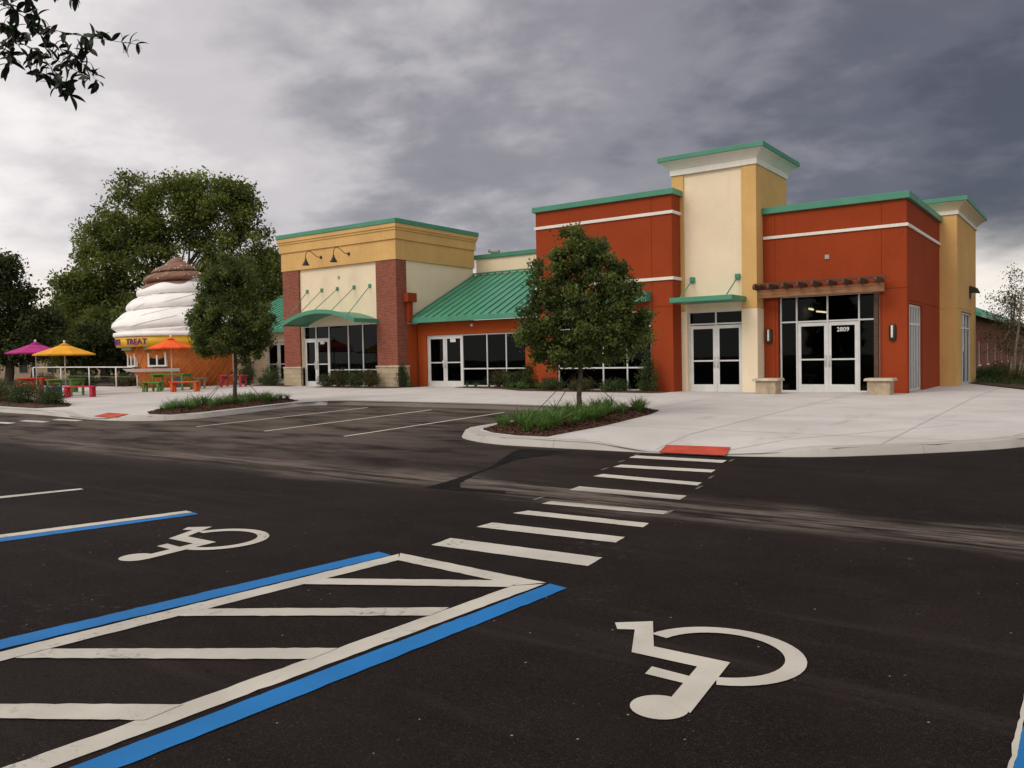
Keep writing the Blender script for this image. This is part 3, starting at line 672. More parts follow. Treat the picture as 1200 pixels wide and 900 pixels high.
for k, xx in enumerate((-29.77, -28.79, -27.77, -26.71, -25.75)):
    t = (xx+.1-xa)/(xb-xa); t = min(.98, max(.03, t))
    MB().tube([(xx, yf+.09, 4.39), (xa+(xb-xa)*t, yc0+.02, arch(t)+.10)], .017, 8).build('tie_rod', M['green'], bs, True)
    MB().box((xx-.07, yf+.045, 4.32), (xx+.07, yf+.098, 4.47)).build('rod_plate', M['green'], bs, bevel=.008)
MB().box((-27.72, yf+.06, 4.83), (-27.62, yf+.098, 4.95)).build('junction_box', M['grey'], bs)
def gooseneck(x, label):
    r = thing('wall_lamp', (x, yf-.05, 5.85), label, 'lamp', None)
    MB().lathe([(.07, 0), (.07, .03), (.03, .045)], (0, 0, 0), 12).build('wall_plate', M['black'], r, True)
    r.children[0].rotation_euler = (R(90), 0, 0); r.children[0].location = (x, yf-.032, 5.85); r.children[0].matrix_parent_inverse = parent_inv(r)
    pts = [(x, yf-.05, 5.85), (x-.02, yf-.25, 5.86), (x-.06, yf-.42, 5.98), (x-.10, yf-.60, 6.08), (x-.13, yf-.75, 6.02), (x-.14, yf-.80, 5.85), (x-.14, yf-.80, 5.72)]
    MB().tube(resample3(pts), .016, 8).build('arm', M['black'], r, True)
    MB().lathe([(.04, 0), (.045, -.08), (.075, -.12), (.09, -.20), (.12, -.25), (.17, -.29), (.165, -.295), (.07, -.13)], (x-.14, yf-.80, 5.74), 18).build('shade', M['black'], r, True)
def resample3(pts):
    P = [Vector(p) for p in pts]; out = []
    for i in range(len(P)-1):
        p0 = P[max(i-1, 0)]; p1 = P[i]; p2 = P[i+1]; p3 = P[min(i+2, len(P)-1)]
        for k in range(4):
            t = k/4; out.append(.5*((2*p1)+(-p0+p2)*t+(2*p0-5*p1+4*p2-p3)*t*t+(-p0+3*p1-3*p2+p3)*t**3))
    return out+[P[-1]]
gooseneck(-28.65, 'black gooseneck lamp on the ochre cornice, further from the red building'); gooseneck(-26.86, 'black gooseneck lamp on the ochre cornice, nearer the right brick pier')
dp = thing('rainwater_head', (-24.0, 26.2, 3.1), 'red metal rainwater head and outlet on the brick pier side', 'rainwater head')
MB().box((-24.115, 25.86, 3.62), (-23.80, 26.42, 4.0)).build('hopper', M['red'], dp, bevel=.01); MB().box((-24.10, 26.02, 2.80), (-23.90, 26.26, 3.62)).build('outlet', M['red'], dp, bevel=.008)

# --- low red wing with green standing seam roof
rw = thing('shop_building', (-20.5, 26.75, FZ(-20)), 'low orange red shop wing under a green standing seam roof', 'building')
wall('wall', rw, M['orange'], front(26.75), -24.10, -16.98, -.1, 2.74, .2, [(-23.62, -18.48, -.02, 2.20)])
gl = front(26.77)
glazing(rw, gl, [-23.60, -22.66, -21.70, -20.42, -19.46, -18.50], [[.0, 2.19]]*2+[[.03, .76, 2.19]]*3, d=.05, skip=(0, 1))
door(rw, gl, -23.57, -22.67, .01, 2.14, 'l', .07); door(rw, gl, -22.65, -21.73, .01, 2.14, 'r', .07)
MB().box((-22.36, 26.818, 1.88), (-22.06, 26.838, 2.03)).build('number_plate', M['white_paint'], rw, bevel=.02)
MB().box((-21.15, 26.69, 2.50), (-21.05, 26.748, 2.60)).build('soffit_camera', M['white_paint'], rw)
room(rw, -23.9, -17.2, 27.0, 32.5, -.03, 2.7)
seam_roof(rw, -24.06, -16.98, 26.25, 2.92, 30.72, 5.06)
wall('parapet_wall', rw, M['cream'], front(30.95), -24.1, -16.98, 4.6, 5.84, .25); MB().box((-24.3, 30.85, 5.842), (-16.98, 31.3, 6.02)).build('coping', M['green'], rw)
MB().box((-24.05, 26.76, 2.66), (-16.98, 31, 2.735)).build('ceiling', M['dark_room'], rw)
vt = thing('roof_vent', (-23.3, 31.6, 5.9), 'grey mushroom vent on the roof behind the cream parapet', 'vent')
MB().lathe([(.09, 0), (.09, .35)], (-23.75, 31.6, 5.85), 12).build('pipe', M['white_paint'], vt, True); MB().tube([(-23.8, 31.6, 6.26), (-23.25, 31.6, 6.18)], .11, 10).build('hood', M['grey'], vt, True)

# --- tall red block behind the young tree
rb = thing('shop_building', (-14.3, 25.35, FZ(-14)), 'tall terracotta block with white bands behind the young tree', 'building')
X0, X1, YF, YB = -16.95, -11.58, 25.35, 33.0
wall('wall', rb, M['red'], front(YF), X0, X1, -.2, 6.44, .22, [(-16.13, -12.39, -.2, 2.69)], joints_u=(-12.32,), joints_z=(2.78,))
wall('side_wall', rb, M['red'], side(X1), YF+.22, YB, -.2, 6.44, .2); wall('side_wall', rb, M['red'], lambda u, d, z: (X0+d, u, z), YF+.22, YB, -.2, 6.44, .2)
MB().box((X0+.25, YF+.3, 6.2), (X1-.25, YB-.02, 6.43)).build('roof', M['grey'], rb)
for z in (5.87, 3.70): 
    b = MB(); b.box((X0-.05, YF-.05, z-.05), (X1+.05, YF-.002, z+.05)); b.box((X1+.002, YF-.002, z-.05), (X1+.05, 26.0, z+.05)); b.build('band', M['trim'], rb)
e = MB(); ring(e, X0, X1, YF, YB, 6.442, 6.63, .10); e.build('coping', M['green'], rb, bevel=.01)
gl = front(25.37)
glazing(rb, gl, [-16.11, -15.18, -14.27, -13.33, -12.41], [[-.03, .76, 2.16, 2.68]]*4, d=.06)
aw = MB().box((-16.25, 24.98, 2.96), (-12.36, YF-.003, 3.31)); aw.build('awning_box', M['green'], rb, bevel=.012)
room(rb, -16.7, -11.8, 25.6, 32, -.08, 3.2)

# --- entrance tower
tw = thing('entrance_tower', (-10.3, 26, FZ(-10)), 'tall cream and ochre entrance tower with flared white cornice', 'tower')
X0, X1, YF, YB = -11.86, -8.99, 26.0, 29.1
wall('pilaster_wall', tw, M['yellow'], front(YF), X0, X1, 2.62, 7.16, .22, [(-11.45, -9.47, 2.6, 7.165)])
wall('panel', tw, M['cream'], front(YF+.06), -11.47, -9.45, 2.60, 7.16, .18)
wall('base_wall', tw, M['cream'], front(YF-.01), -11.57, -11.36, -.2, 2.61, .24); wall('base_wall', tw, M['cream'], front(YF-.01), -9.49, X1+.01, -.2, 2.61, .24)
wall('side_wall', tw, M['yellow'], side(X1), YF+.22, YB, 2.60, 7.16, .2); wall('side_wall', tw, M['cream'], side(X1+.01), YF+.23, 26.62, -.2, 2.598, .2)
wall('side_wall', tw, M['yellow'], lambda u, d, z: (X0+d, u, z), YF+.22, YB, 2.0, 7.16, .2); wall('back_wall', tw, M['yellow'], lambda u, d, z: (u, YB-d, z), X0+.2, X1-.2, 4, 7.16, .2)
e = MB(); ring(e, X0, X1, YF, YB, 7.162, 7.34, .045); e.build('cornice_base', M['trim'], tw)
e = MB(); pts = [(.045, 7.342), (.10, 7.42), (.20, 7.52), (.31, 7.59), (.33, 7.60)]
for (o0, z0), (o1, z1) in zip(pts, pts[1:]): e.frustum((X0-o0, YF-o0), (X1+o0, YB+o0), z0, (X0-o1, YF-o1), (X1+o1, YB+o1), z1)
e.build('cornice_flare', M['trim'], tw)
e = MB(); ring(e, X0, X1, YF, YB, 7.602, 7.76, .36); e.build('coping', M['green'], tw, bevel=.01)
gl = front(26.06)
glazing(tw, gl, [-11.34, -10.41, -9.51], [[-.08, 2.17, 2.60]]*2, d=.05, skip=(0, 1))
door(tw, gl, -11.31, -10.42, -.07, 2.12, 'l', .07); door(tw, gl, -10.40, -9.54, -.07, 2.12, 'r', .07)
room(tw, -11.5, -9.2, 26.3, 31, -.12, 3.0)
c = MB().box((-11.42, 24.74, 2.84), (-9.33, YF-.015, 3.0)).build('canopy', M['green'], tw, bevel=.012)
for xx in (-11.17, -9.62):
    MB().tube([(xx, YF+.05, 3.66), (xx-.02, 25.05, 3.0)], .02, 8).build('tie_rod', M['green'], tw, True); MB().box((xx-.08, YF-.03, 3.57), (xx+.08, YF+.058, 3.74)).build('rod_plate', M['green'], tw, bevel=.008)

# --- corner block with pergola and entrance number 2809
cb = thing('shop_building', (-6.8, 26.6, FZ(-6)), 'terracotta corner block with cedar pergola over its glazed entrance', 'building')
X0, X1, YF, YB = -8.97, -4.73, 26.6, 32.5
wall('wall', cb, M['red'], front(YF), X0, X1, -.25, 5.62, .22, [(-8.52, -5.47, -.25, 2.98)], joints_u=(-8.60, -5.42), joints_z=(3.02,))
wall('side_wall', cb, M['red'], side(X1), YF+.22, YB, -.25, 5.62, .2, [(26.95, 29.15, -.25, 2.58)], joints_z=(2.66,))
MB().box((X0, YF+.3, 5.3), (X1-.25, YB, 5.6)).build('roof', M['grey'], cb)
b = MB(); b.box((X0, YF-.045, 4.82), (X1+.045, YF-.002, 4.91)); b.box((X1+.002, YF-.002, 4.82), (X1+.045, YB, 4.91)); b.build('band', M['trim'], cb)
e = MB(); e.box((X0, YF-.10, 5.622), (X1+.10, YB-.02, 5.83)); e.build('coping', M['green'], cb, bevel=.01)
MB().box((-7.05, YF-.03, 4.04), (-6.92, YF-.002, 4.17)).build('junction_box', M['grey'], cb)
gl = front(26.68)
us = [onY(x, 360, 26.78)[0] for x in (911.5, 934, 970, 1007, 1031)]
us[0] = -8.5+.03; us[4] = -5.5
glazing(cb, gl, us, [[-.08, 2.14, 2.97], [-.09, 2.14, 2.97], [-.09, 2.14, 2.97], [-.08, 2.14, 2.97]], d=.05, skip=(1, 2))
door(cb, gl, us[1]+.03, us[2]-.008, -.08, 2.10, 'l', .07); dr = door(cb, gl, us[2]+.008, us[3]-.03, -.08, 2.10, 'r', .07)
sg = side(X1-.02)
glazing(cb, sg, [26.97, 27.42, 27.84, 28.27, 28.70, 29.13], [[-.08, 1.98, 2.57]]*5, d=.05, bar=.065)
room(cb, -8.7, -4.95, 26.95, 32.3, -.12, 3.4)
def text_mesh(body, size, depth=.004):
    cu = bpy.data.curves.new('lettering', 'FONT'); cu.body = body; cu.size = size; cu.extrude = depth; cu.align_x = 'LEFT'; cu.offset = size*.012
    t = bpy.data.objects.new('lettering', cu); COL.objects.link(t); dg = bpy.context.evaluated_depsgraph_get(); dg.update()
    me = bpy.data.meshes.new_from_object(t.evaluated_get(dg)); COL.objects.unlink(t); bpy.data.objects.remove(t); return me
tm = text_mesh('2809', .185, .003); tm.materials.clear(); tm.materials.append(M['white_paint'])
ux = (us[2]+us[3])/2
for v in tm.vertices: v.co = (ux-.19+v.co.x, 26.742+v.co.z, 1.80+v.co.y)
nb = put('house_number', tm, cb)
# pergola
pg = thing('pergola', (-7.1, 26.2, 2.9), 'cedar pergola with notched rafter tails above the glazed entrance', 'pergola')
MB().box((-9.05, 26.02, 2.91), (-5.24, 26.12, 3.16)).build('header_beam', M['wood'], pg, bevel=.008); MB().box((-8.95, 26.49, 2.93), (-5.34, 26.595, 3.15)).build('ledger_beam', M['wood'], pg, bevel=.008)
rm = None
for k in range(9):
    xx = -8.98+k*.447
    p = MB(); prof = [(25.62, 3.26), (25.62, 3.20), (25.70, 3.165), (26.595, 3.165), (26.595, 3.32), (25.66, 3.32)]
    nn = len(prof)
    p.v = [(xx-.025, y, z) for y, z in prof]+[(xx+.045, y, z) for y, z in prof]; p.f = [tuple(range(nn)), tuple(range(nn, 2*nn))[::-1]]+[(i, (i+1) % nn, nn+(i+1) % nn, nn+i) for i in range(nn)]
    p.build('rafter', M['wood_dark'], pg)
MB().box((-9.02, 25.78, 3.322), (-5.15, 25.84, 3.36)).build('purlin', M['wood_dark'], pg); MB().box((-9.02, 26.3, 3.322), (-5.15, 26.36, 3.36)).build('purlin', M['wood_dark'], pg)
MB().box((-5.62, 26.48, -.12), (-5.50, 26.59, 2.928)).build('post', M['wood_dark'], pg)
def sconce(x, label):
    r = thing('wall_sconce', (x, 26.598, 1.72), label, 'lamp')
    p = MB(); n = 12
    for i, z in enumerate((1.47, 1.53, 1.89, 1.95)):
        w = .075 if i in (0, 3) else .105
        for k in range(n+1): a = math.pi*k/n; p.v.append((x-w*math.cos(a), 26.597-w*math.sin(a), z))
    for i in range(3):
        for k in range(n): q = i*(n+1)+k; p.f.append((q, q+1, q+n+2, q+n+1))
    p.f.append(tuple(range(n+1))); p.f.append(tuple(3*(n+1)+k for k in range(n+1))[::-1]); p.build('housing', M['bronze'], r)
    MB().box((x-.028, 26.462, 1.56), (x+.028, 26.497, 1.92)).build('lens', M['sconce'], r, bevel=.008)
sconce(-8.80, 'bronze half-round wall sconce between tower and glazed entrance'); sconce(-5.12, 'bronze half-round wall sconce near the building corner')
def planter(x, y, label):
    z = zP(x, y); r = thing('stone_plinth', (x, y, z), label, 'plinth'); H = .2
    for row, spl in enumerate(((-.31, .10, .31), (-.31, -.09, .31))):
        for (a, b) in zip(spl, spl[1:]):
            j = .004
            MB().box((x+a+j, y-.28+row*.003, z-.02+row*H), (x+b-j, y+.28, z+row*H+H-.008)).build('stone_block', M['stoneblock'], r, bevel=.008)
    MB().box((x-.298, y-.27, z), (x+.298, y+.27, z+.395)).build('mortar_core', M['stonecap'], r)
    MB().frustum((x-.40, y-.36), (x+.40, y+.36), z+.397, (x-.37, y-.33), (x+.37, y+.33), z+.475).build('cap', M['stonecap'], r, bevel=.015)
planter(-8.35, 25.1, 'low stone plinth beside the cream tower base'); planter(-5.28, 25.7, 'low stone plinth below the sconce near the building corner')
for k, (a, b) in enumerate((((948, 362), (953, 363)), ((957, 365), (968, 366)))):
    p = onY(*a, 30.0); q = onY(*b, 30.6); r = thing('strip_light', p, 'lit warm strip light glowing inside the glazed entrance, %s one' % ('shorter' if k == 0 else 'longer'), 'lamp')
    MB().tube([p, q], .028, 8).build('tube', M['lit'], r, True); MB().bar(p+Vector((0, 0, .06)), q+Vector((0, 0, .06)), .10, .05).build('housing', M['white_paint'], r)
    mid = (p+q)/2; MB().tube([mid+Vector((0, 0, .07)), (mid.x, mid.y, 3.38)], .01, 6).build('hanger', M['black'], r)
# --- rear tower at the far end of the side wall
rt = thing('corner_tower', (-5, 34.5, FZ(-5)), 'ochre corner tower with flared cream cornice and tall side window', 'tower')
X0, X1, YF, YB = -7.6, -4.18, 32.5, 37.6
wall('wall', rt, M['yellow'], front(YF), X0, X1, -.3, 5.86, .2, joints_z=(2.62,)); wall('side_wall', rt, M['yellow'], side(X1), YF+.2, YB, -.3, 5.86, .2, [(33.5, 36.4, -.3, 2.55)], joints_z=(2.62,))
wall('back_wall', rt, M['yellow'], lambda u, d, z: (u, YB-d, z), X0, X1-.2, -.3, 5.86, .2); wall('side_wall', rt, M['yellow'], lambda u, d, z: (X0+d, u, z), YF+.2, YB-.2, 2, 5.86, .2)
e = MB(); ring(e, X0, X1, YF, YB, 5.862, 6.0, .045); e.build('cornice_base', M['trim'], rt)
e = MB()
for (o0, z0), (o1, z1) in zip(((.045, 6.002), (.10, 6.07), (.2, 6.16), (.31, 6.24)), ((.10, 6.07), (.2, 6.16), (.31, 6.24), (.33, 6.26))): e.frustum((X0-o0, YF-o0), (X1+o0, YB+o0), z0, (X0-o1, YF-o1), (X1+o1, YB+o1), z1)
e.build('cornice_flare', M['cream'], rt); e = MB(); ring(e, X0, X1, YF, YB, 6.262, 6.42, .36); e.build('coping', M['green'], rt, bevel=.01)
glazing(rt, side(X1-.02), [33.53, 34.5, 35.45, 36.38], [[-.1, 1.96, 2.54]]*3, d=.05, bar=.07)
room(rt, X0+.3, X1-.25, YF+.3, YB-.3, -.1, 3)
wp = thing('wall_light', (-4.1, 35.9, 3.3), 'black wedge wall light high on the ochre corner tower', 'lamp')
MB().hexa([(-4.178, 35.6, 3.33), (-3.86, 35.6, 3.30), (-3.86, 36.2, 3.30), (-4.178, 36.2, 3.33), (-4.178, 35.6, 3.58), (-3.95, 35.6, 3.50), (-3.95, 36.2, 3.50), (-4.178, 36.2, 3.58)]).build('housing', M['black'], wp, bevel=.01); MB().box((-4.178, 35.62, 3.10), (-4.12, 35.72, 3.328)).build('bracket', M['black'], wp)
# --- left cream wing
lw = thing('shop_building', (-35, 28, FZ(-35)), 'low cream wing with green roof beside the brick pier', 'building')
wall('wall', lw, M['cream'], front(28.0), -39.2, -31.35, -.1, 2.76, .2, [(-35.95, -34.2, -.1, 2.24)])
wall('side_wall', lw, M['cream'], lambda u, d, z: (-39.2+d, u, z), 28.2, 33, -.1, 2.76, .2)
glazing(lw, front(28.02), [-35.93, -35.02, -34.22], [[.05, 2.23]]*2, d=.05, skip=(0, 1)); door(lw, front(28.02), -35.90, -35.04, .06, 2.18, 'l', .07); door(lw, front(28.02), -35.0, -34.25, .06, 2.18, 'r', .07)
room(lw, -38.9, -31.6, 28.25, 33, .05, 2.7); seam_roof(lw, -39.5, -31.44, 27.5, 2.90, 32.0, 5.0)
# --- far brick hall with arched windows
hb = thing('brick_hall', (-5.1, 55, -.1), 'red brick hall with green roof and white arched windows beyond the lawn', 'building')
wall('wall', hb, M['brick'], side(-5.1), 43, 78, -.3, 2.93, .3, [(y, y+.95, .45, 1.55) for y in (46.9, 50.6, 54.3, 58.0, 61.7)])
wall('end_wall', hb, M['brick'], front(43), -16, -5.4, -.3, 2.93, .3)
for y in (46.9, 50.6, 54.3, 58.0, 61.7):
    w = MB(); yc = y+.475; mp = side(-5.14)
    lbox(w, mp, y-.06, y, -.02, .12, .40, 1.56); lbox(w, mp, y+.95, y+1.01, -.02, .12, .40, 1.56); lbox(w, mp, y-.10, y+1.05, -.05, .12, .34, .42)
    for i in range(10):
        a0 = math.pi*i/10; a1 = math.pi*(i+1)/10
        P = lambda a, r_, d: mp(yc-r_*math.cos(a), d, 1.56+r_*1.0*math.sin(a))
        w.hexa([P(a0, .46, -.02), P(a1, .46, -.02), P(a1, .46, .03), P(a0, .46, .03), P(a0, .54, -.02), P(a1, .54, -.02), P(a1, .54, .03), P(a0, .54, .03)])
    f = w.build('window', M['lattice'], hb)
    p = MB(); p.v = [mp(yc-.46*math.cos(math.pi*i/10), -.004, 1.56+.46*math.sin(math.pi*i/10)) for i in range(11)]+[mp(y+.95, -.004, .45), mp(y, -.004, .45)]; p.f = [tuple(range(13))]; p.build('pane', M['lattice'], f)
    for k in (1, 2):
        bq = MB(); lbox(bq, mp, y+.95*k/3-.02, y+.95*k/3+.02, -.03, -.006, .45, 1.85); bq.build('glazing_bar', M['grey'], f)
r = MB(); r.hexa([(-4.5, 42.5, 2.62), (-4.5, 78.5, 2.62), (-10.5, 78.5, 5.3), (-10.5, 42.5, 5.3), (-4.5, 42.5, 2.80), (-4.5, 78.5, 2.80), (-10.5, 78.5, 5.5), (-10.5, 42.5, 5.5)]); r.hexa([(-16.5, 42.5, 2.62), (-16.5, 78.5, 2.62), (-10.5, 78.5, 5.3), (-10.5, 42.5, 5.3), (-16.5, 42.5, 2.80), (-16.5, 78.5, 2.80), (-10.5, 78.5, 5.5), (-10.5, 42.5, 5.5)]); r.build('roof', M['green_roof'], hb)
# things inside the shops
def carton(x, y, z, w, d, h, lab):
    r = thing('carton', (x, y, z), lab, 'box', 'white cartons inside the red wing window')
    MB().box((x-w/2, y-d/2, z), (x+w/2, y+d/2, z+h)).build('box', M['white_paint'], r, bevel=.01); MB().box((x-.03, y-d/2-.002, z+h*.55), (x+.03, y+d/2+.002, z+h+.002)).build('tape', FURN['tan'], r)
for x, z, w, h, l in ((-20.55, .03, 1.0, .2, 'white carton at the bottom of the stack behind the red wing window'), (-20.75, .235, .55, .2, 'white carton in the middle of the stack behind the red wing window'), (-20.2, .235, .42, .19, 'white carton beside the middle one behind the red wing window'), (-20.5, .44, .5, .2, 'white carton topping the stack behind the red wing window')): carton(x, 27.5, z, w, .4, h, l)

# ------------------------------------------------------------------ ice cream cone kiosk
KX, KY = -37.7, 24.1; KZ = zP(KX, KY); TH = math.atan2(-KY, -KX)
kc = thing('ice_cream_kiosk', (KX, KY, KZ), 'ice cream cone shaped kiosk with white swirl and brown tip', 'kiosk')
def crad(z): return 1.84+(z-KZ)/2.0*.72
NS = 64
MB().lathe([(crad(KZ-.1), KZ-.1), (crad(2.06), 2.06)], (KX, KY, 0), NS).build('cone', M['waffle'], kc, True)
for s in (1, -1):                                                   # raised waffle ridges, both slants
    for k in range(30):
        a0 = 2*math.pi*k/30; pts = []
        for i in range(9):
            t = i/8; z = KZ+.02+t*2.0; a = a0+s*t*.75; r = crad(z)+.004; pts.append((KX+r*math.cos(a), KY+r*math.sin(a), z))
        mid = pts[4]; 
        if (mid[0]-KX)*(-KX)+(mid[1]-KY)*(-KY) > -10: MB().tube(pts, .016, 5).build('waffle_ridge', M['waffle_line'], kc, True)
MB().lathe([(2.74, 2.03), (2.86, 2.04), (2.90, 2.50), (2.6, 2.51)], (KX, KY, 0), NS).build('sign_band', M['band'], kc, True)
MB().lathe([(2.5, 2.512), (2.95, 2.515), (2.99, 2.60), (2.96, 2.72), (2.7, 2.76)], (KX, KY, 0), NS).build('rim', M['swirl'], kc, True)
def env(z):
    P = [(2.70, 2.80), (3.0, 2.78), (3.6, 2.35), (4.3, 1.85), (5.0, 1.36), (5.5, 1.12), (5.9, .74), (6.2, .42), (6.42, .20), (6.50, .02)]
    for (a, b), (c, d) in zip(P, P[1:]):
        if z <= c: return b+(d-b)*(max(z, a)-a)/(c-a)
    return .02
def sw(a, z):
    G_ = [(2.6, -.12), (2.72, 0), (3.74, 1), (4.46, 2), (5.10, 3), (5.62, 4), (6.1, 5), (6.6, 6)]
    for (za, ga_), (zb, gb_) in zip(G_, G_[1:]):
        if z <= zb: break
    ph = ga_+(gb_-ga_)*(z-za)/(zb-za)-(((a-TH+math.pi) % (2*math.pi))-math.pi)/(2*math.pi)-.25; f = ph-math.floor(ph)
    bulge = math.sqrt(max(0, 1-(2*f-1)**2))*.42-.10
    k = min(1, (z-2.70)/.25)*min(1, max(0, (6.5-z)/.8)); return max(.015, env(z)+bulge*k*min(1, env(z)/1.2+.25))
def cb_(a): return 5.14+.20*math.sin(2*a+1.2)+.14*math.sin(5*a+.6)
NZ = 110; NA = 96
white = MB(); choc = MB()
for mb_, lo, hi, off in ((white, lambda a: 2.70, lambda a: cb_(a)+.12, 0), (choc, cb_, lambda a: 6.50, .035)):
    for i in range(NZ+1):
        for k in range(NA):
            a = 2*math.pi*k/NA; z = lo(a)+(hi(a)-lo(a))*i/NZ; r = sw(a, z)+(off if i else -.05); mb_.v.append((KX+r*math.cos(a), KY+r*math.sin(a), z))
    for i in range(NZ):
        for k in range(NA): mb_.f.append((i*NA+k, i*NA+(k+1) % NA, (i+1)*NA+(k+1) % NA, (i+1)*NA+k))
sw_o = white.build('swirl', M['swirl'], kc, True); ch_o = choc.build('chocolate_tip', M['choc'], kc, True)
for k in range(14):                                                 # moulded creases running up round the swirl
    a0 = TH-2.0+k*.33; z0 = 2.85+(k % 3)*.62; pts = []
    for i in range(15):
        t = i/14; a = a0+t*1.0; z = z0+t*.62; r = sw(a, z)+.004; pts.append((KX+r*math.cos(a), KY+r*math.sin(a), z))
    MB().tube(pts, [.006]+[.03]*13+[.006], 5).build('crease', M['swirl'], sw_o, True)
for k in range(7):
    a0 = TH-1.6+k*.5; pts = []
    for i in range(13):
        t = i/12; a = a0+t*1.1; z = 5.25+t*.75; r = sw(a, z)+.04; pts.append((KX+r*math.cos(a), KY+r*math.sin(a), z))
    MB().tube(pts, [.004]+[.018]*11+[.004], 5).build('crease', M['choc'], ch_o, True)
rnd = random.Random(3); nu = MB()
for k in range(24):
    a = TH+rnd.uniform(-1.5, 1.5); z = rnd.uniform(5.3, 6.1); r = sw(a, z)+.05; c = Vector((KX+r*math.cos(a), KY+r*math.sin(a), z)); s = rnd.uniform(.012, .024)
    nu.hexa([c+Vector((dx*s, dy*s, dz*s)) for dz in (-1, 1) for dx, dy in ((-1, -1), (1, -1), (1, 1), (-1, 1))])
tag(nu.build('nut_sprinkles', M['swirl'], ch_o), kind='stuff')
# lettering wrapped round the band
def wrap(body, size, a_start, mat, z, rad, name, scale_x=1.0, off=0):
    me = text_mesh(body, size, .012); me.materials.clear(); me.materials.append(mat)
    bm = bmesh.new(); bm.from_mesh(me); bmesh.ops.subdivide_edges(bm, edges=[e for e in bm.edges if e.calc_length() > .1], cuts=2); bm.to_mesh(me); bm.free()
    w = max(v.co.x for v in me.vertices)
    for v in me.vertices:
        a = a_start+v.co.x*scale_x/rad; r = rad+v.co.z+off; y = v.co.y; v.co = (KX+r*math.cos(a), KY+r*math.sin(a), z+y)
    return put(name, me, kc)
wrap('TREAT', .40, TH-R(53), M['purple'], 2.13, 2.895, 'lettering', 1.03, .01)
wrap('TWISTEE', .40, TH-R(92), M['purple'], 2.13, 2.895, 'lettering', .92, .01)
def serving_window(phi, label):
    a = TH+phi; cs, sn = math.cos(a), math.sin(a); u = Vector((-sn, cs, 0)); d = Vector((cs, sn, 0)); c0 = Vector((KX, KY, 0))
    def lb(mb, u0, u1, r0, r1, z0, z1): mb.hexa([c0+u*p+d*q+Vector((0, 0, z)) for z in (z0, z1) for p, q in ((u0, r0), (u1, r0), (u1, r1), (u0, r1))])
    f = MB(); rr = 2.33
    for p in (-.44, -.03, .38): lb(f, p, p+.07, rr-.1, rr+.06, 1.10, 1.86)
    for z in (1.08, 1.84): lb(f, -.46, .47, rr-.1, rr+.062, z, z+.07)
    w = f.build('serving_window', M['white_paint'], kc); w['label'] = label
    for p in (-.37, .04): q = MB(); lb(q, p, p+.34, rr-.02, rr, 1.15, 1.84); q.build('pane', M['glass'], w)
    q = MB(); lb(q, -.40, .41, rr-.4, rr-.08, 1.12, 1.86); q.build('dark_opening', M['black'], w)
    q = MB(); lb(q, -.52, .52, 2.50, 2.60, 1.88, 2.03); q.build('menu_board', M['sign_green'], w)
serving_window(R(-25), 'serving window behind the orange parasol'); serving_window(R(-66), 'serving window turned towards the railing')
ct = MB(); n = 26; a0, a1 = TH-R(100), TH-R(0)
for i in range(n):
    b0 = a0+(a1-a0)*i/n; b1 = a0+(a1-a0)*(i+1)/n
    f = lambda a, r, z: (KX+r*math.cos(a), KY+r*math.sin(a), z)
    ct.hexa([f(b0, 2.1, .82), f(b1, 2.1, .82), f(b1, 2.42, .86), f(b0, 2.42, .86), f(b0, 2.1, .98), f(b1, 2.1, .98), f(b1, 2.62, .99), f(b0, 2.62, .99)])
ct.build('counter', M['white_paint'], kc)
# waffle patterned annex behind the cone
AX, AY0, AY1 = -36.05, 24.6, 26.0
MB().box((-38.0, AY0, -.1), (AX, AY1, 2.05)).build('annex', M['waffle'], kc)
MB().box((-38.1, AY0-.1, 2.052), (AX+.1, AY1+.1, 2.45)).build('annex_band', M['band'], kc)
def clipped(p0, p1, ax, lo, hi):
    for lim, s_ in ((hi, 1), (lo, -1)):
        if (p1[ax]-lim)*s_ > 0: p1 = p0+(p1-p0)*((lim-p0[ax])/(p1[ax]-p0[ax]))
    return p1
for k in range(4):
    for s_ in (1, -1):
        a = AY0+.15+k*.36; p0 = Vector((AX+.008, a, .08)); p1 = clipped(p0, Vector((AX+.008, a+s_*1.1, 2.0)), 1, AY0+.05, AY1-.05); MB().tube([p0, p1], .016, 5).build('waffle_ridge', M['waffle_line'], kc)

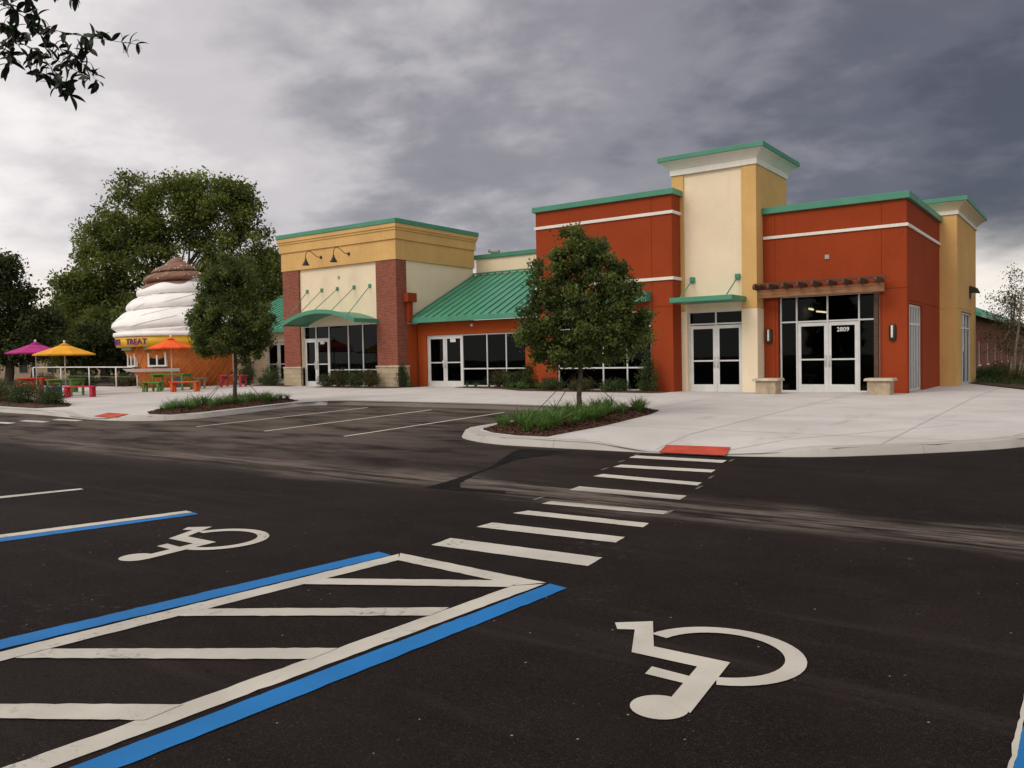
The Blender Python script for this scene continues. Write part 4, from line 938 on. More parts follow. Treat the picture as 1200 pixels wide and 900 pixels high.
# ------------------------------------------------------------------ parasols, tables, benches, railing
def parasol(x, y, z, top, rad, mat, label, name='parasol'):
    r = thing(name, (x, y, z), label, 'parasol'); n = 8; h = .42
    p = MB(); zt = z+top
    def rim(k, rr, zz, o=0): a = 2*math.pi*(k+.5)/n+.2; return (x+rr*math.cos(a), y+rr*math.sin(a), zz)
    for k in range(n):
        j = 24
        p.quad((x, y, zt), rim(k, rad*.5, zt-h*.50), rim(k+1, rad*.5, zt-h*.50)); p.quad(rim(k, rad*.5, zt-h*.50), rim(k, rad, zt-h), rim(k+1, rad, zt-h), rim(k+1, rad*.5, zt-h*.50)); p.quad(rim(k, rad, zt-h), rim(k, rad*.995, zt-h-.045), rim(k+1, rad*.995, zt-h-.045), rim(k+1, rad, zt-h))
    cn = p.build('canopy', mat, r); sm = cn.modifiers.new('thickness', 'SOLIDIFY'); sm.thickness = .008
    ca = MB()
    for k in range(n): ca.quad((x, y, zt+.05), rim(k, .2, zt-.03), rim(k+1, .2, zt-.03))
    ca.build('vent_cap', mat, r)
    MB().tube([(x, y, z), (x, y, zt+.03)], .022, 10).build('pole', M['white_paint'], r, True); MB().lathe([(.02, 0), (.045, .03), (.045, .09), (.02, .12)], (x, y, zt+.03), 10).build('finial', M['white_paint'], r, True)
    for k in range(n):
        q = rim(k, rad*.97, zt-h-.01); MB().tube([(x, y, zt-.05), q], .008, 5).build('rib', M['white_paint'], r); 
    return r
def bench(x, y, ang, L, W, H, mat, name, label, cat, group=None, leg=.09, legin=.06):
    z = zP(x, y); r = thing(name, (x, y, z), label, cat, group); r.rotation_euler = (0, 0, ang)
    Mw = Matrix.LocRotScale(Vector((x, y, z)), r.rotation_euler, None)
    def add(nm, a, b, bev=.01):
        m_ = MB().box(a, b); m_.v = [tuple(Mw @ Vector(v)) for v in m_.v]; m_.build(nm, mat, r, bevel=bev)
    np_ = max(2, round(W/.14)); w = W/np_
    for k in range(np_): add('plank', (-L/2, -W/2+k*w+.004, H-.05), (L/2, -W/2+(k+1)*w-.004, H))
    for sx in (-1, 1):
        for sy in (-1, 1):
            cx = sx*(L/2-legin-leg/2); cy = sy*(W/2-.02-leg/2); add('leg', (cx-leg/2, cy-leg/2, 0), (cx+leg/2, cy+leg/2, H-.052))
        cx = sx*(L/2-legin-leg/2); add('cross_rail', (cx-.02, -W/2+.02+leg, H-.15), (cx+.02, W/2-.02-leg, H-.054))
    return r
def G(px, py): p = on(zP, px, py); return p
A = R(32)
pY = G(77.5, 464); parasol(pY.x, pY.y, pY.z, 2.12, 1.18, CAN['yellow'], 'yellow parasol standing through the green picnic table')
pM = G(43.5, 462); parasol(pM.x, pM.y, pM.z, 2.22, 1.18, CAN['magenta'], 'magenta parasol standing beyond the yellow one')
pO = G(202, 457.5); parasol(pO.x, pO.y, pO.z, 2.30, 1.02, CAN['orange'], 'orange parasol in front of the cone kiosk window')
bench(pY.x, pY.y, A, 1.15, .95, .70, FURN['green'], 'picnic_table', 'green picnic table under the yellow parasol', 'table', leg=.08)
bench(pM.x, pM.y, A, 1.15, .95, .72, FURN['scarlet'], 'picnic_table', 'orange red picnic table under the magenta parasol', 'table', leg=.12)
bench(pO.x, pO.y, A, 1.5, .95, .74, FURN['green'], 'picnic_table', 'green picnic table under the orange parasol', 'table', leg=.08)
b = G(94, 465.5); bench(b.x, b.y, A+R(6), 1.2, .38, .44, FURN['crimson'], 'bench', 'crimson bench beside the green table under the yellow parasol', 'bench', leg=.11)
b = G(63, 465); bench(b.x, b.y, A+R(95), .7, .36, .42, FURN['blue'], 'bench', 'blue bench beside the green table under the yellow parasol', 'bench', leg=.1)
b = G(76, 459.5); bench(b.x, b.y, A, 1.2, .36, .42, FURN['green'], 'bench', 'green bench behind the table under the yellow parasol', 'bench', leg=.1)
b = G(31, 460); bench(b.x, b.y, A+R(90), 1.0, .36, .42, FURN['orange'], 'bench', 'orange bench beside the table under the magenta parasol', 'bench', leg=.1)
b = G(178.5, 459); bench(b.x, b.y, A, .85, .4, .42, FURN['green'], 'bench', 'short green bench at the end of the table by the kiosk', 'bench', leg=.09)
b = G(217, 459); bench(b.x, b.y, A, 1.25, .4, .44, FURN['orange'], 'bench', 'bright orange bench at the table by the kiosk', 'bench', leg=.11)
b = G(200, 454); bench(b.x, b.y, A, 1.2, .36, .44, FURN['blue'], 'bench', 'blue bench behind the table by the kiosk', 'bench', leg=.09)
b = G(233, 455.5); bench(b.x, b.y, A+R(90), .9, .36, .5, FURN['tan'], 'bench', 'tan bench at the right end of the table by the kiosk', 'bench', leg=.09)
b = G(274, 453.3); bench(b.x, b.y, A, 1.1, .8, .55, FURN['crimson'], 'side_table', 'crimson table standing by the waffle wall beside the shrub', 'table', leg=.09)
rl = thing('railing', G(105, 452.5), 'white metal railing round the picnic terrace', 'railing')
rp = [G(x, y) for x, y in ((39.5, 451), (72, 451.5), (105, 452.3), (136.5, 453.5))]; rp.append(rp[-1]+(rp[-1]-rp[-2])*.72)
for p in rp:
    MB().tube([(p.x, p.y, zP(p.x, p.y)-.03), (p.x, p.y, zP(p.x, p.y)+.98)], .035, 10).build('post', M['white_paint'], rl, True)
MB().tube([(p.x, p.y, zP(p.x, p.y)+1.0) for p in rp], .03, 10).build('top_rail', M['white_paint'], rl, True)
MB().tube([(p.x, p.y+.0, zP(p.x, p.y)+.52) for p in rp], .006, 6).build('wire', M['grey'], rl, True)

# ------------------------------------------------------------------ vegetation
def leaf_mesh(name, C, D, Nn, size, wid, tones, mat):
    """diamond leaves: centres C, long axis D, normal Nn"""
    n = len(C); S = np.cross(Nn, D); S /= np.linalg.norm(S, axis=1)[:, None]+1e-9
    L = size[:, None]
    V = np.empty((n, 4, 3)); V[:, 0] = C-D*L*.5; V[:, 1] = C+S*L*wid*.5+Nn*L*.06; V[:, 2] = C+D*L*.5; V[:, 3] = C-S*L*wid*.5+Nn*L*.06
    me = bpy.data.meshes.new(name); me.vertices.add(4*n); me.vertices.foreach_set('co', V.reshape(-1))
    me.loops.add(4*n); me.loops.foreach_set('vertex_index', np.arange(4*n, dtype=np.int32)); me.polygons.add(n)
    me.polygons.foreach_set('loop_start', np.arange(0, 4*n, 4, dtype=np.int32)); me.polygons.foreach_set('loop_total', np.full(n, 4, dtype=np.int32))
    a = me.attributes.new('tone', 'FLOAT', 'FACE'); a.data.foreach_set('value', tones.astype(np.float32))
    me.materials.append(mat); me.update(); me.validate(); return me
def unit(v): return v/(np.linalg.norm(v, axis=1)[:, None]+1e-9)
def foliage(rng, blobs, n, size, clump, per, shell=.55, wid=.5, up=.5):
    """leaves in clumps spread through ellipsoid blobs [(centre, radii, weight)]"""
    W = np.array([b[2] for b in blobs], float); W /= W.sum(); nc = max(4, n//per)
    idx = rng.choice(len(blobs), nc, p=W); d = unit(rng.normal(size=(nc, 3))); rr = rng.uniform(shell**3, 1, nc)**(1/3)
    cen = np.array([blobs[i][0] for i in idx]); rad = np.array([blobs[i][1] for i in idx])
    cc = cen+d*rad*rr[:, None]
    k = rng.integers(0, nc, n); off = rng.normal(size=(n, 3))*clump*np.array([1, 1, .75])
    C = cc[k]+off; D = unit(rng.normal(size=(n, 3))+np.array([0, 0, -.15])); Nn = rng.normal(size=(n, 3))+np.array([0, 0, up*2]); Nn = unit(Nn-D*np.sum(Nn*D, axis=1)[:, None])
    ct = rng.uniform(0, 1, nc); tone = np.clip(ct[k]+rng.normal(size=n)*.2, 0, 1)
    sz = size*rng.uniform(.65, 1.3, n); return C, D, Nn, sz, tone, cc
def tree(name, label, cat, base, trunk_top, blobs, n, size, clump, per, lmat, bmat, tr, seed, group=None, limbs=14, shell=.5, stems=1, wid=.5, sub='crown', twig=0):
    rng = np.random.default_rng(seed); base = np.array(base, float); top = np.array(trunk_top, float)
    r = thing(name, tuple(base), label, cat, group)
    C, D, Nn, sz, tone, cc = foliage(rng, blobs, n, size, clump, per, shell, wid)
    mb = MB()
    for s in range(stems):
        ofs = np.array([rng.normal()*.25, rng.normal()*.25, 0]) if stems > 1 else np.zeros(3); t2 = top+ofs*3
        pts = [base+ofs+(t2-base-ofs)*t+rng.normal(size=3)*tr*.35*(0 < t < 1)*np.array([1, 1, 0]) for t in np.linspace(0, 1, 7)]; pts[0][2] -= .05
        mb.tube([tuple(p) for p in pts], [tr*(1.25 if i == 0 else 1)*(1-.07*i) for i in range(7)], 9)
    tk = mb.build('trunk', bmat, r, True)
    lb = MB(); sel = cc[rng.choice(len(cc), min(limbs, len(cc)), replace=False)]
    for q in sel:
        t = rng.uniform(.55, 1); st = base+(top-base)*t; mid = st+(q-st)*.5+rng.normal(size=3)*.12*np.linalg.norm(q-st)*np.array([1, 1, .4])
        w = tr*.42*(1.1-.5*t)
        lb.tube([tuple(st), tuple(st+(mid-st)*.5+np.array([0, 0, .02])), tuple(mid), tuple(mid+(q-mid)*.5), tuple(q)], [w, w*.8, w*.55, w*.35, w*.15], 6)
    if twig:
        for q in cc[rng.choice(len(cc), min(twig, len(cc)), replace=False)]:
            m_ = sel[np.argmin(np.linalg.norm(sel-q, axis=1))]; lb.tube([tuple(m_), tuple((m_+q)/2+rng.normal(size=3)*.05), tuple(q)], [tr*.08, tr*.06, tr*.03], 4)
    lb.build('limbs', bmat, r, True)
    put(sub, leaf_mesh(sub, C, D, Nn, sz, wid, tone, lmat), r)
    return r
def W(px, py, d): return at_depth(px, py, d)
def blob(px, py, d, rx, ry, w=1, depth=None): s = d/FPX; return (W(px, py, d), np.array([rx*s, (depth or rx*.8)*s, ry*s]), w)
# big oak behind the kiosk
d = 62; gz = -.2
def gb(px, d, z=-.2): p = W(px, 440, d); return (p[0], p[1], z)
ob = [blob(150, 262, d, 40, 38, 1.2), blob(205, 245, d, 48, 40, 1.5), blob(262, 250, d, 46, 38, 1.4), blob(235, 225, d, 40, 20, .6), blob(120, 318, d, 34, 34, .9), blob(170, 310, d, 46, 42, 1.2), blob(225, 305, d, 52, 44, 1.2), blob(280, 300, d, 44, 46, 1.2), blob(312, 330, d, 26, 38, .8), blob(85, 338, d, 24, 18, .5), blob(112, 285, d, 24, 26, .6), blob(95, 362, d, 36, 26, .8), blob(290, 232, d, 22, 16, .4), blob(150, 222, d, 24, 16, .3), blob(130, 365, d, 42, 34, .9), blob(185, 370, d, 52, 30, .7), blob(262, 365, d, 60, 40, .9)]
tree('oak_tree', 'large spreading oak tree rising behind the cone kiosk', 'tree', gb(205, d), W(205, 330, d), ob, 70000, .28, .40, 100, M['leaf_oak'], M['oak_bark'], .42, 11, 'trees behind the terrace', 40, .45, twig=200)
d = 52
tree('broadleaf_tree', 'dark broadleaf tree beyond the magenta parasol', 'tree', gb(10, d, -.6), W(10, 380, d), [blob(0, 322, d, 24, 20, .8), blob(22, 348, d, 18, 12, .35), blob(-15, 365, d, 46, 38, 1.5), blob(42, 384, d, 30, 24, .9), blob(-40, 330, d, 40, 40, 1), blob(15, 405, d, 46, 22, .8)], 30000, .24, .34, 80, M['leaf_dark'], M['oak_bark'], .3, 12, 'trees behind the terrace', 18, .3, twig=50)
d = 72
tree('broadleaf_tree', 'rusty green tree between the dark tree and the oak', 'tree', gb(85, d, -.6), W(85, 400, d), [blob(70, 372, d, 34, 24, 1), blob(105, 378, d, 34, 28, 1), blob(85, 405, d, 52, 24, 1.1), blob(130, 400, d, 30, 26, .8), blob(40, 395, d, 30, 26, .8)], 22000, .28, .36, 80, M['leaf_red'], M['oak_bark'], .3, 13, 'trees behind the terrace', 16, .3, twig=40)
d = 56
tree('broadleaf_tree', 'low dark tree beside the kiosk under the oak', 'tree', gb(122, d, -.4), W(122, 418, d), [blob(118, 402, d, 30, 22, 1), blob(150, 398, d, 26, 28, 1), blob(98, 414, d, 22, 14, .6), blob(170, 410, d, 26, 26, .8)], 15000, .2, .28, 70, M['leaf_dark'], M['oak_bark'], .22, 14, 'trees behind the terrace', 12, .3, twig=30)
d = 66
tree('broadleaf_tree', 'mid green tree filling the gap between oak and brick shop', 'tree', gb(318, d, -.2), W(318, 390, d), [blob(318, 320, d, 26, 30, 1), blob(300, 350, d, 40, 40, 1.2), blob(345, 345, d, 36, 36, 1)], 14000, .26, .34, 70, M['leaf_oak'], M['oak_bark'], .26, 15, 'trees behind the terrace', 12, .35, twig=30)
d = 95
for i, (px, w, h, lm, lab) in enumerate(((-30, 60, 30, 'leaf_dark', 'distant dark tree past the left edge of the terrace'), (40, 60, 30, 'leaf_oak', 'distant green tree beyond the parked white car'), (120, 60, 32, 'leaf_dark', 'distant dark tree beyond the railing posts'), (200, 60, 34, 'leaf_oak', 'distant green tree straight behind the kiosk'))):
    far_tree = tree('broadleaf_tree', lab, 'tree', gb(px, d, -.7), W(px, 410, d), [blob(px, 400-h*.4, d, w*.7, h*.8, 1), blob(px-30, 408, d, w*.6, h*.6, .8), blob(px+28, 406, d, w*.6, h*.6, .8)], 9000, .42, .5, 60, M[lm], M['oak_bark'], .3, 30+i, 'trees behind the terrace', 9, .2)
for i, px in enumerate((-130, -250, -360, -480, -620)):                # the row goes on past the terrace
    c = copy_tree(far_tree); q = gb(px, 92, -.7); c.location = q; c['label'] = 'distant green tree in the row along the street past the terrace'; c['group'] = 'street trees past the terrace'; c.rotation_euler = (0, 0, i*1.3); sc_ = .8+.12*(i % 3); c.scale = (sc_, sc_, sc_)
# young island trees with guy stakes
def young(px, py, gy, label, seed, blobs, d, scale=1):
    b = on(zP, px, py); t = tree('young_tree', label, 'tree', (b.x, b.y, b.z+.02), W(px+1, gy, d), blobs, 39000, .092, .092, 115, M['leaf_young'], M['oak_bark'], .062, seed, 'young trees on the planted islands', 26, .25, wid=.48, twig=140)
    return b
bR = on(zP, 680, 489); dR = float((np.array(bR)-CAM) @ FW)
young(680, 489, 345, 'young oak tree on the planted island before the tall red block', 21, [blob(680, 292, dR, 34, 24, .8), blob(655, 312, dR, 34, 22, .8), blob(708, 318, dR, 34, 24, .8), blob(690, 345, dR, 56, 34, 1.6), blob(640, 362, dR, 32, 26, .9), blob(725, 368, dR, 38, 26, 1), blob(680, 390, dR, 56, 32, 1.5), blob(744, 394, dR, 20, 16, .45), blob(622, 393, dR, 20, 14, .4), blob(735, 342, dR, 16, 12, .25), blob(632, 335, dR, 14, 12, .2), blob(672, 274, dR, 14, 10, .25), blob(752, 372, dR, 10, 8, .12), blob(655, 412, dR, 34, 20, .7), blob(712, 415, dR, 34, 18, .6)], dR)
bL = on(zP, 275, 475); dL = float((np.array(bL)-CAM) @ FW)
young(275, 475, 350, 'young oak tree on the planted island before the cone kiosk', 22, [blob(272, 318, dL, 28, 22, .8), blob(250, 335, dL, 24, 20, .7), blob(290, 335, dL, 24, 22, .7), blob(265, 360, dL, 40, 26, 1.4), blob(243, 380, dL, 26, 18, .8), blob(298, 375, dL, 28, 20, .8), blob(262, 398, dL, 42, 20, 1.2), blob(300, 398, dL, 18, 14, .5), blob(245, 408, dL, 26, 10, .4), blob(290, 415, dL, 16, 10, .35)], dL)
for b, lab in ((bR, 'the island before the tall red block'), (bL, 'the island before the cone kiosk')):
    for k, (dx, dy) in enumerate(((-1.0, -.55), (-.25, -.95), (.95, .55))):
        r = thing('tree_stake', (b.x+dx, b.y+dy, zP(b.x+dx, b.y+dy)), 'thin dark guy stake bracing the young tree on '+lab, 'stake', 'guy stakes on '+lab)
        MB().tube([(b.x+dx, b.y+dy, zP(b.x+dx, b.y+dy)), (b.x+dx*.06, b.y+dy*.06, b.z+1.05)], .009, 6).build('stake', M['black'], r, True)
        MB().tube([(b.x+dx*.08, b.y+dy*.08, b.z+1.0), (b.x, b.y, b.z+1.02)], .009, 5).build('tie', M['black'], r, True)
# planting beds
def bed(name, poly, label_kind=None, h=.07):
    cx = sum(p[0] for p in poly)/len(poly); cy = sum(p[1] for p in poly)/len(poly)
    def fn(x, y):
        dmin = min(dist_seg((x, y), poly[i], poly[(i+1) % len(poly)]) for i in range(len(poly))); return zP(x, y)+.005+h*sstep(0, .35, dmin)
    o = sheet(name, poly, fn, M['mulch'], None, 0, .22, 'structure'); return o, fn
BR_ = [(-8.15, 12.42), (-8.75, 12.38), (-9.5, 12.60), (-10.05, 13.0), (-10.2, 13.6), (-10.22, 17.6), (-9.6, 18.5), (-8.7, 18.2), (-8.45, 17.2), (-8.15, 14.5)]
BL_ = [(-20.4, 12.75), (-21.2, 12.6), (-22.0, 13.0), (-22.6, 14.2), (-23.4, 17.2), (-23.3, 18.0), (-21.5, 18.0), (-21.15, 17.4), (-20.75, 15.5), (-20.35, 13.6)]
LL_ = [(-27.6, 12.55), (-34, 12.7), (-44, 12.9), (-44, 15.2), (-37, 15.0), (-31.2, 14.6), (-28.6, 14.2), (-27.2, 13.4)]
bedR, fR = bed('planting_bed', BR_); bedL, fL = bed('planting_bed', BL_); bedT, fT = bed('planting_bed', LL_)
W1 = [(-30.9, 25.35), (-28.2, 25.35), (-28.2, 24.5), (-24.3, 24.35), (-23.75, 24.9), (-23.8, 26.7), (-24.1, 26.7), (-24.1, 25.35)]
beds2 = [[(-28.4, 25.45), (-28.4, 24.55), (-24.2, 24.45), (-23.7, 24.9), (-23.72, 26.7), (-24.1, 26.7), (-24.1, 25.45)], [(-21.6, 26.72), (-21.6, 26.05), (-18.9, 25.6), (-17.2, 24.45), (-11.9, 24.35), (-11.65, 24.7), (-11.65, 25.33), (-16.98, 25.33), (-16.98, 26.72)], [(-36.6, 27.95), (-36.6, 27.2), (-37.5, 27.2), (-37.9, 27.95)], [(-33.8, 27.9), (-33.5, 25.0), (-30.4, 24.8), (-30.4, 25.44), (-31.5, 25.44), (-31.5, 27.9)]]
B2 = [bed('planting_bed', p, h=.05) for p in beds2]
def chips(o, poly, fn, n, seed):
    rng = np.random.default_rng(seed); xs = [p[0] for p in poly]; ys = [p[1] for p in poly]; P = []
    while len(P) < n:
        x, y = rng.uniform(min(xs), max(xs)), rng.uniform(min(ys), max(ys))
        if inside((x, y), poly): P.append((x, y, fn(x, y)+rng.uniform(.004, .02)))
    C = np.array(P); D = unit(rng.normal(size=(n, 3))*np.array([1, 1, .25])); Nn = rng.normal(size=(n, 3))*.5+np.array([0, 0, 1.2]); Nn = unit(Nn-D*np.sum(Nn*D, axis=1)[:, None])
    tag(put('bark_chips', leaf_mesh('bark_chips', C, D, Nn, rng.uniform(.03, .09, n), .4, rng.uniform(0, 1, n), M['chip']), o), kind='stuff')
M['chip'] = leaf_mat('bark chips', (.025, .010, .006), (.17, .075, .042), .0, .9)
chips(bedR, BR_, fR, 9000, 1); chips(bedL, BL_, fL, 7000, 2); chips(bedT, LL_, fT, 5000, 3)
# lily turf clumps
def blades(rng, n, h, spread):
    V = []; F = []; T = []
    for k in range(n):
        a = rng.uniform(0, 2*math.pi); b0 = np.array([rng.normal()*.04, rng.normal()*.04, 0]); L = h*rng.uniform(.6, 1.15); sp = spread*rng.uniform(.4, 1.2); w = .011*rng.uniform(.7, 1.3)
        dv = np.array([math.cos(a), math.sin(a), 0]); sv = np.array([-math.sin(a), math.cos(a), 0]); n0 = len(V)
        for i, t in enumerate((0, .35, .7, 1)):
            c = b0+dv*sp*t**1.6*L+np.array([0, 0, L*(t-.35*sp*t*t*1.2)]); ww = w*(1-.9*t**2); V += [c-sv*ww, c+sv*ww]
        for i in range(3): F.append((n0+2*i, n0+2*i+1, n0+2*i+3, n0+2*i+2)); 
        T += [rng.uniform(.1, 1)]*3
    me = bpy.data.meshes.new('blades'); me.from_pydata([tuple(v) for v in V], [], F); at = me.attributes.new('tone', 'FLOAT', 'FACE'); at.data.foreach_set('value', T); me.materials.append(M['blade']); me.update(); return me
rng = np.random.default_rng(7); BM_ = [blades(rng, 46+8*q, .36+.05*q, .8+.12*q) for q in range(5)]
def clumps(poly, fn, step, label, group, seed, sc=1, keep=None, edge=.18):
    rr = random.Random(seed); xs = [p[0] for p in poly]; ys = [p[1] for p in poly]; y = min(ys); cnt = 0
    while y < max(ys):
        x = min(xs)
        while x < max(xs):
            px, py = x+rr.uniform(-.12, .12), y+rr.uniform(-.12, .12)
            if inside((px, py), poly) and min(dist_seg((px, py), poly[i], poly[(i+1) % len(poly)]) for i in range(len(poly))) > edge and (keep is None or keep(px, py)):
                o = bpy.data.objects.new('lily_turf', BM_[rr.randrange(5)]); COL.objects.link(o); o.location = (px, py, fn(px, py)-.01); o.rotation_euler = (0, 0, rr.uniform(0, 6.28)); s = sc*rr.uniform(.6, 1.25); o.scale = (s, s, s); tag(o, label, 'plant', group); cnt += 1
            x += step
        y += step
    return cnt
clumps(BR_, fR, .34, 'grassy lily turf clump in the mulched island before the tall red block', 'lily turf on the island before the red block', 1, .86, edge=.26)
clumps(BL_, fL, .42, 'grassy lily turf clump in the mulched island before the cone kiosk', 'lily turf on the island before the kiosk', 2, .82, edge=.26)
clumps(beds2[1], B2[1][1], .5, 'short lily turf clump at the foot of the red shop windows', 'lily turf under the red shop windows', 3, .75, edge=.2)
# shrubs
def shrub(px, py, d, label, blobs, n, size, lm, seed, name='shrub', pos=None, cat='shrub', group=None):
    rng = np.random.default_rng(seed); r = thing(name, pos, label, cat, group)
    C, D, Nn, sz, tone, cc = foliage(rng, blobs, n, size, size*1.3, 26, .2, .5)
    z0 = pos[2]; C[:, 2] = np.maximum(C[:, 2], z0+.02)
    mb = MB()
    for q in cc[rng.choice(len(cc), min(22, len(cc)), replace=False)]:
        s = np.array(pos)+np.array([(q[0]-pos[0])*.35, (q[1]-pos[1])*.35, 0]); mb.tube([tuple(s), tuple((s+q)/2+rng.normal(size=3)*.03), tuple(q)], [.012, .009, .005], 5)
    mb.build('stems', M['oak_bark'], r, True); put('leaves', leaf_mesh('leaves', C, D, Nn, sz, .5, tone, lm), r); return r
def round_shrub(x, y, w, h, label, seed, lm='leaf_hedge', n=2600, size=.055, cone=False, dz=0, group=None, ww=None):
    z = zP(x, y)+dz; ww = ww or w
    bl = [(np.array([x, y, z+h*t]), np.array([w*s, ww*s, h*.26]), s+.2) for t, s in ((.18, 1), (.42, .78), (.66, .5), (.86, .22))] if cone else [(np.array([x, y, z+h*.5]), np.array([w, ww, h*.5]), 1.0), (np.array([x-w*.4, y, z+h*.45]), np.array([w*.6, ww*.7, h*.45]), .5), (np.array([x+w*.4, y-.05, z+h*.42]), np.array([w*.6, ww*.7, h*.42]), .5)]
    return shrub(0, 0, 0, label, bl, n, size, M[lm], seed, 'conical_shrub' if cone else 'shrub', (x, y, z), group=group)
round_shrub(-23.95, 25.6, .36, .98, 'dark conical shrub at the corner of the right brick pier', 1, cone=True, n=3000)
round_shrub(-17.5, 25.55, .45, 1.0, 'conical shrub between the red wing and the tall red block', 2, cone=True, n=3000)
round_shrub(-12.3, 24.85, .42, 1.25, 'tall conical shrub at the window end of the tall red block', 3, cone=True, n=3600)
for i, (x, y, w, h, lm, lab) in enumerate(((-27.9, 24.95, .42, .62, 'leaf_hedge', 'leafy green shrub left in the hedge under the brick shop window'), (-27.0, 24.9, .5, .85, 'leaf_red', 'olive brown shrub second in the hedge under the brick shop window'), (-26.1, 24.9, .5, .85, 'leaf_hedge', 'green shrub in the middle of the hedge under the brick shop window'), (-25.2, 24.95, .5, .85, 'leaf_red', 'reddish shrub at the right end of the hedge before the brick pier'),
    (-19.3, 26.2, .45, .75, 'leaf_red', 'olive shrub under the last window of the red wing'), (-18.4, 25.9, .5, .78, 'leaf_hedge', 'green shrub beside the conical one at the red wing corner'), (-16.0, 24.9, .5, .5, 'leaf_hedge', 'low shrub under the first pane of the tall red block'), (-14.8, 24.85, .5, .45, 'leaf_red', 'low brown shrub under the middle of the red block window'), (-13.5, 24.85, .5, .45, 'leaf_hedge', 'low shrub next to the tall conical shrub'),
    (-31.9, 25.2, .5, 1.05, 'leaf_hedge', 'bushy dark shrub covering the base of the left brick pier'), (-32.7, 25.6, .5, .6, 'leaf_hedge', 'low spreading shrub beside the left brick pier'), (-36.9, 27.4, .55, .95, 'leaf_hedge', 'rounded shrub against the cream wing beside the kiosk'), (-34.3, 25.6, .30, 1.3, 'leaf_hedge', 'slender shrub behind the crimson table'))):
    round_shrub(x, y, w, h, lab, 10+i, lm)
rr = random.Random(9)
k = 0
for x, y, w, h in ((-29.0, 13.6, .55, .75), (-30.2, 13.4, .6, .8), (-31.4, 13.7, .6, .85), (-32.5, 13.4, .6, .85), (-33.8, 13.8, .6, .9), (-35.2, 13.5, .65, .9), (-36.7, 13.9, .65, .95), (-28.1, 13.3, .4, .55), (-38.4, 14.0, .7, .95), (-34.6, 14.4, .6, .9)):
    round_shrub(x, y, w, h, ('dense green' if k % 2 else 'olive')+' shrub in the bed along the kerb before the picnic tables', 40+k, 'leaf_hedge' if k % 2 else 'leaf_red', 2400, .06, group='%s shrubs in the picnic bed' % ('green' if k % 2 else 'olive')); k += 1
# bed and shrubs beyond the railing
bk = MB().quad((-75, 23.2, -.15), (-41, 23.0, .06), (-41, 32, .0), (-75, 50, -.6)); o = bk.build('mulch_strip', M['mulch']); o['kind'] = 'structure'
lawnL = MB().quad((-300, 25, -.62), (-75, 23.4, -.60), (-41, 32.2, -.45), (-39, 200, -.5)).quad((-300, 25, -.62), (-39, 200, -.5), (-60, 400, -.5), (-400, 300, -.6)); o = lawnL.build('lawn', M['lawn']); o['kind'] = 'structure'
for i in range(9):
    x = -42.5-i*1.5; y = 24.3+(i % 3)*.5
    round_shrub(x, y, .5, .62+.1*(i % 2), 'small %s shrub in the bed beyond the white railing' % ('leafy green' if i % 2 else 'brownish'), 60+i, 'leaf_hedge' if i % 2 else 'leaf_red', 900, .09, dz=-.12, group='%s shrubs beyond the railing' % ('green' if i % 2 else 'brown'))
# tan building glimpsed between the trunks
th = thing('tan_house', tuple(W(90, 440, 120)), 'tan rendered house glimpsed between the trunks beyond the railing', 'building')
def facing(px0, px1, d):
    a = W(px0, 440, d); b = W(px1, 440, d); return a, b
a, b = facing(-60, 150, 118); u = Vector((b-a)); u.z = 0; u.normalize(); nn = Vector((-u.y, u.x, 0)); L = (Vector(b)-Vector(a)).length
Q = lambda s, d_, z: tuple(Vector((a[0], a[1], 0))+u*s+nn*d_+Vector((0, 0, z)))
m_ = MB(); lbox(m_, Q, 0, L, 0, 8, -1.2, 3.2); m_.build('wall', M['tan'], th)
m_ = MB(); m_.hexa([Q(-.5, -.6, 3.202), Q(L+.5, -.6, 3.202), Q(L+.5, 8.6, 3.202), Q(-.5, 8.6, 3.202), Q(1, 3.6, 5.4), Q(L-1, 3.6, 5.4), Q(L-1, 4.4, 5.4), Q(1, 4.4, 5.4)]); m_.build('roof', M['oak_bark'], th)
for k in range(6):
    m_ = MB(); lbox(m_, Q, 2+k*4, 3.4+k*4, -.05, -.004, .3, 1.9); w = m_.build('window', M['tan'], th); m_ = MB(); lbox(m_, Q, 2.1+k*4, 3.3+k*4, -.06, -.052, .4, 1.8); m_.build('pane', M['black'], w)
# lawn strip at the right with birch clump
LW = [(-4.16, 37.5), (-4.16, 35.2), (-3.7, 34.0), (-2.0, 29.9), (-.6, 27.6), (4, 27), (30, 27), (30, 90), (-5.0, 90), (-5.0, 38)]
lawnR = sheet('lawn', LW, lambda x, y: -.085, M['lawn'], None, 0, 4, 'structure')
mr = sheet('mulch_edge', [(-4.16, 35.2), (-3.7, 34.0), (-2.0, 29.9), (-.6, 27.6), (.1, 28.0), (-1.4, 30.3), (-3.2, 34.4), (-3.7, 35.6)], lambda x, y: -.075, M['mulch'], None, 0, None, 'structure')
rng = np.random.default_rng(4); n = 16000; P = []
gx = rng.uniform(-4.1, 8, n*2); gy = 28+rng.uniform(0, 1, n*2)**1.6*30; ok = (gx > -4.1) & (gy > 30.4+(gx+1.4)*-1.9+.3); gx = gx[ok][:n]; gy = gy[ok][:n]; n = len(gx)
C = np.stack([gx, gy, np.full(n, -.02)+rng.uniform(0, .06, n)], 1); D = unit(rng.normal(size=(n, 3))*.45+np.array([0, 0, 1])); Nn = rng.normal(size=(n, 3)); Nn = unit(Nn-D*np.sum(Nn*D, axis=1)[:, None])
tag(put('lawn_grass', leaf_mesh('lawn_grass', C, D, Nn, rng.uniform(.12, .26, n), .16, rng.uniform(0, 1, n), M['grass'])), 'rough green grass on the strip beside the corner tower', 'grass', kind='stuff')
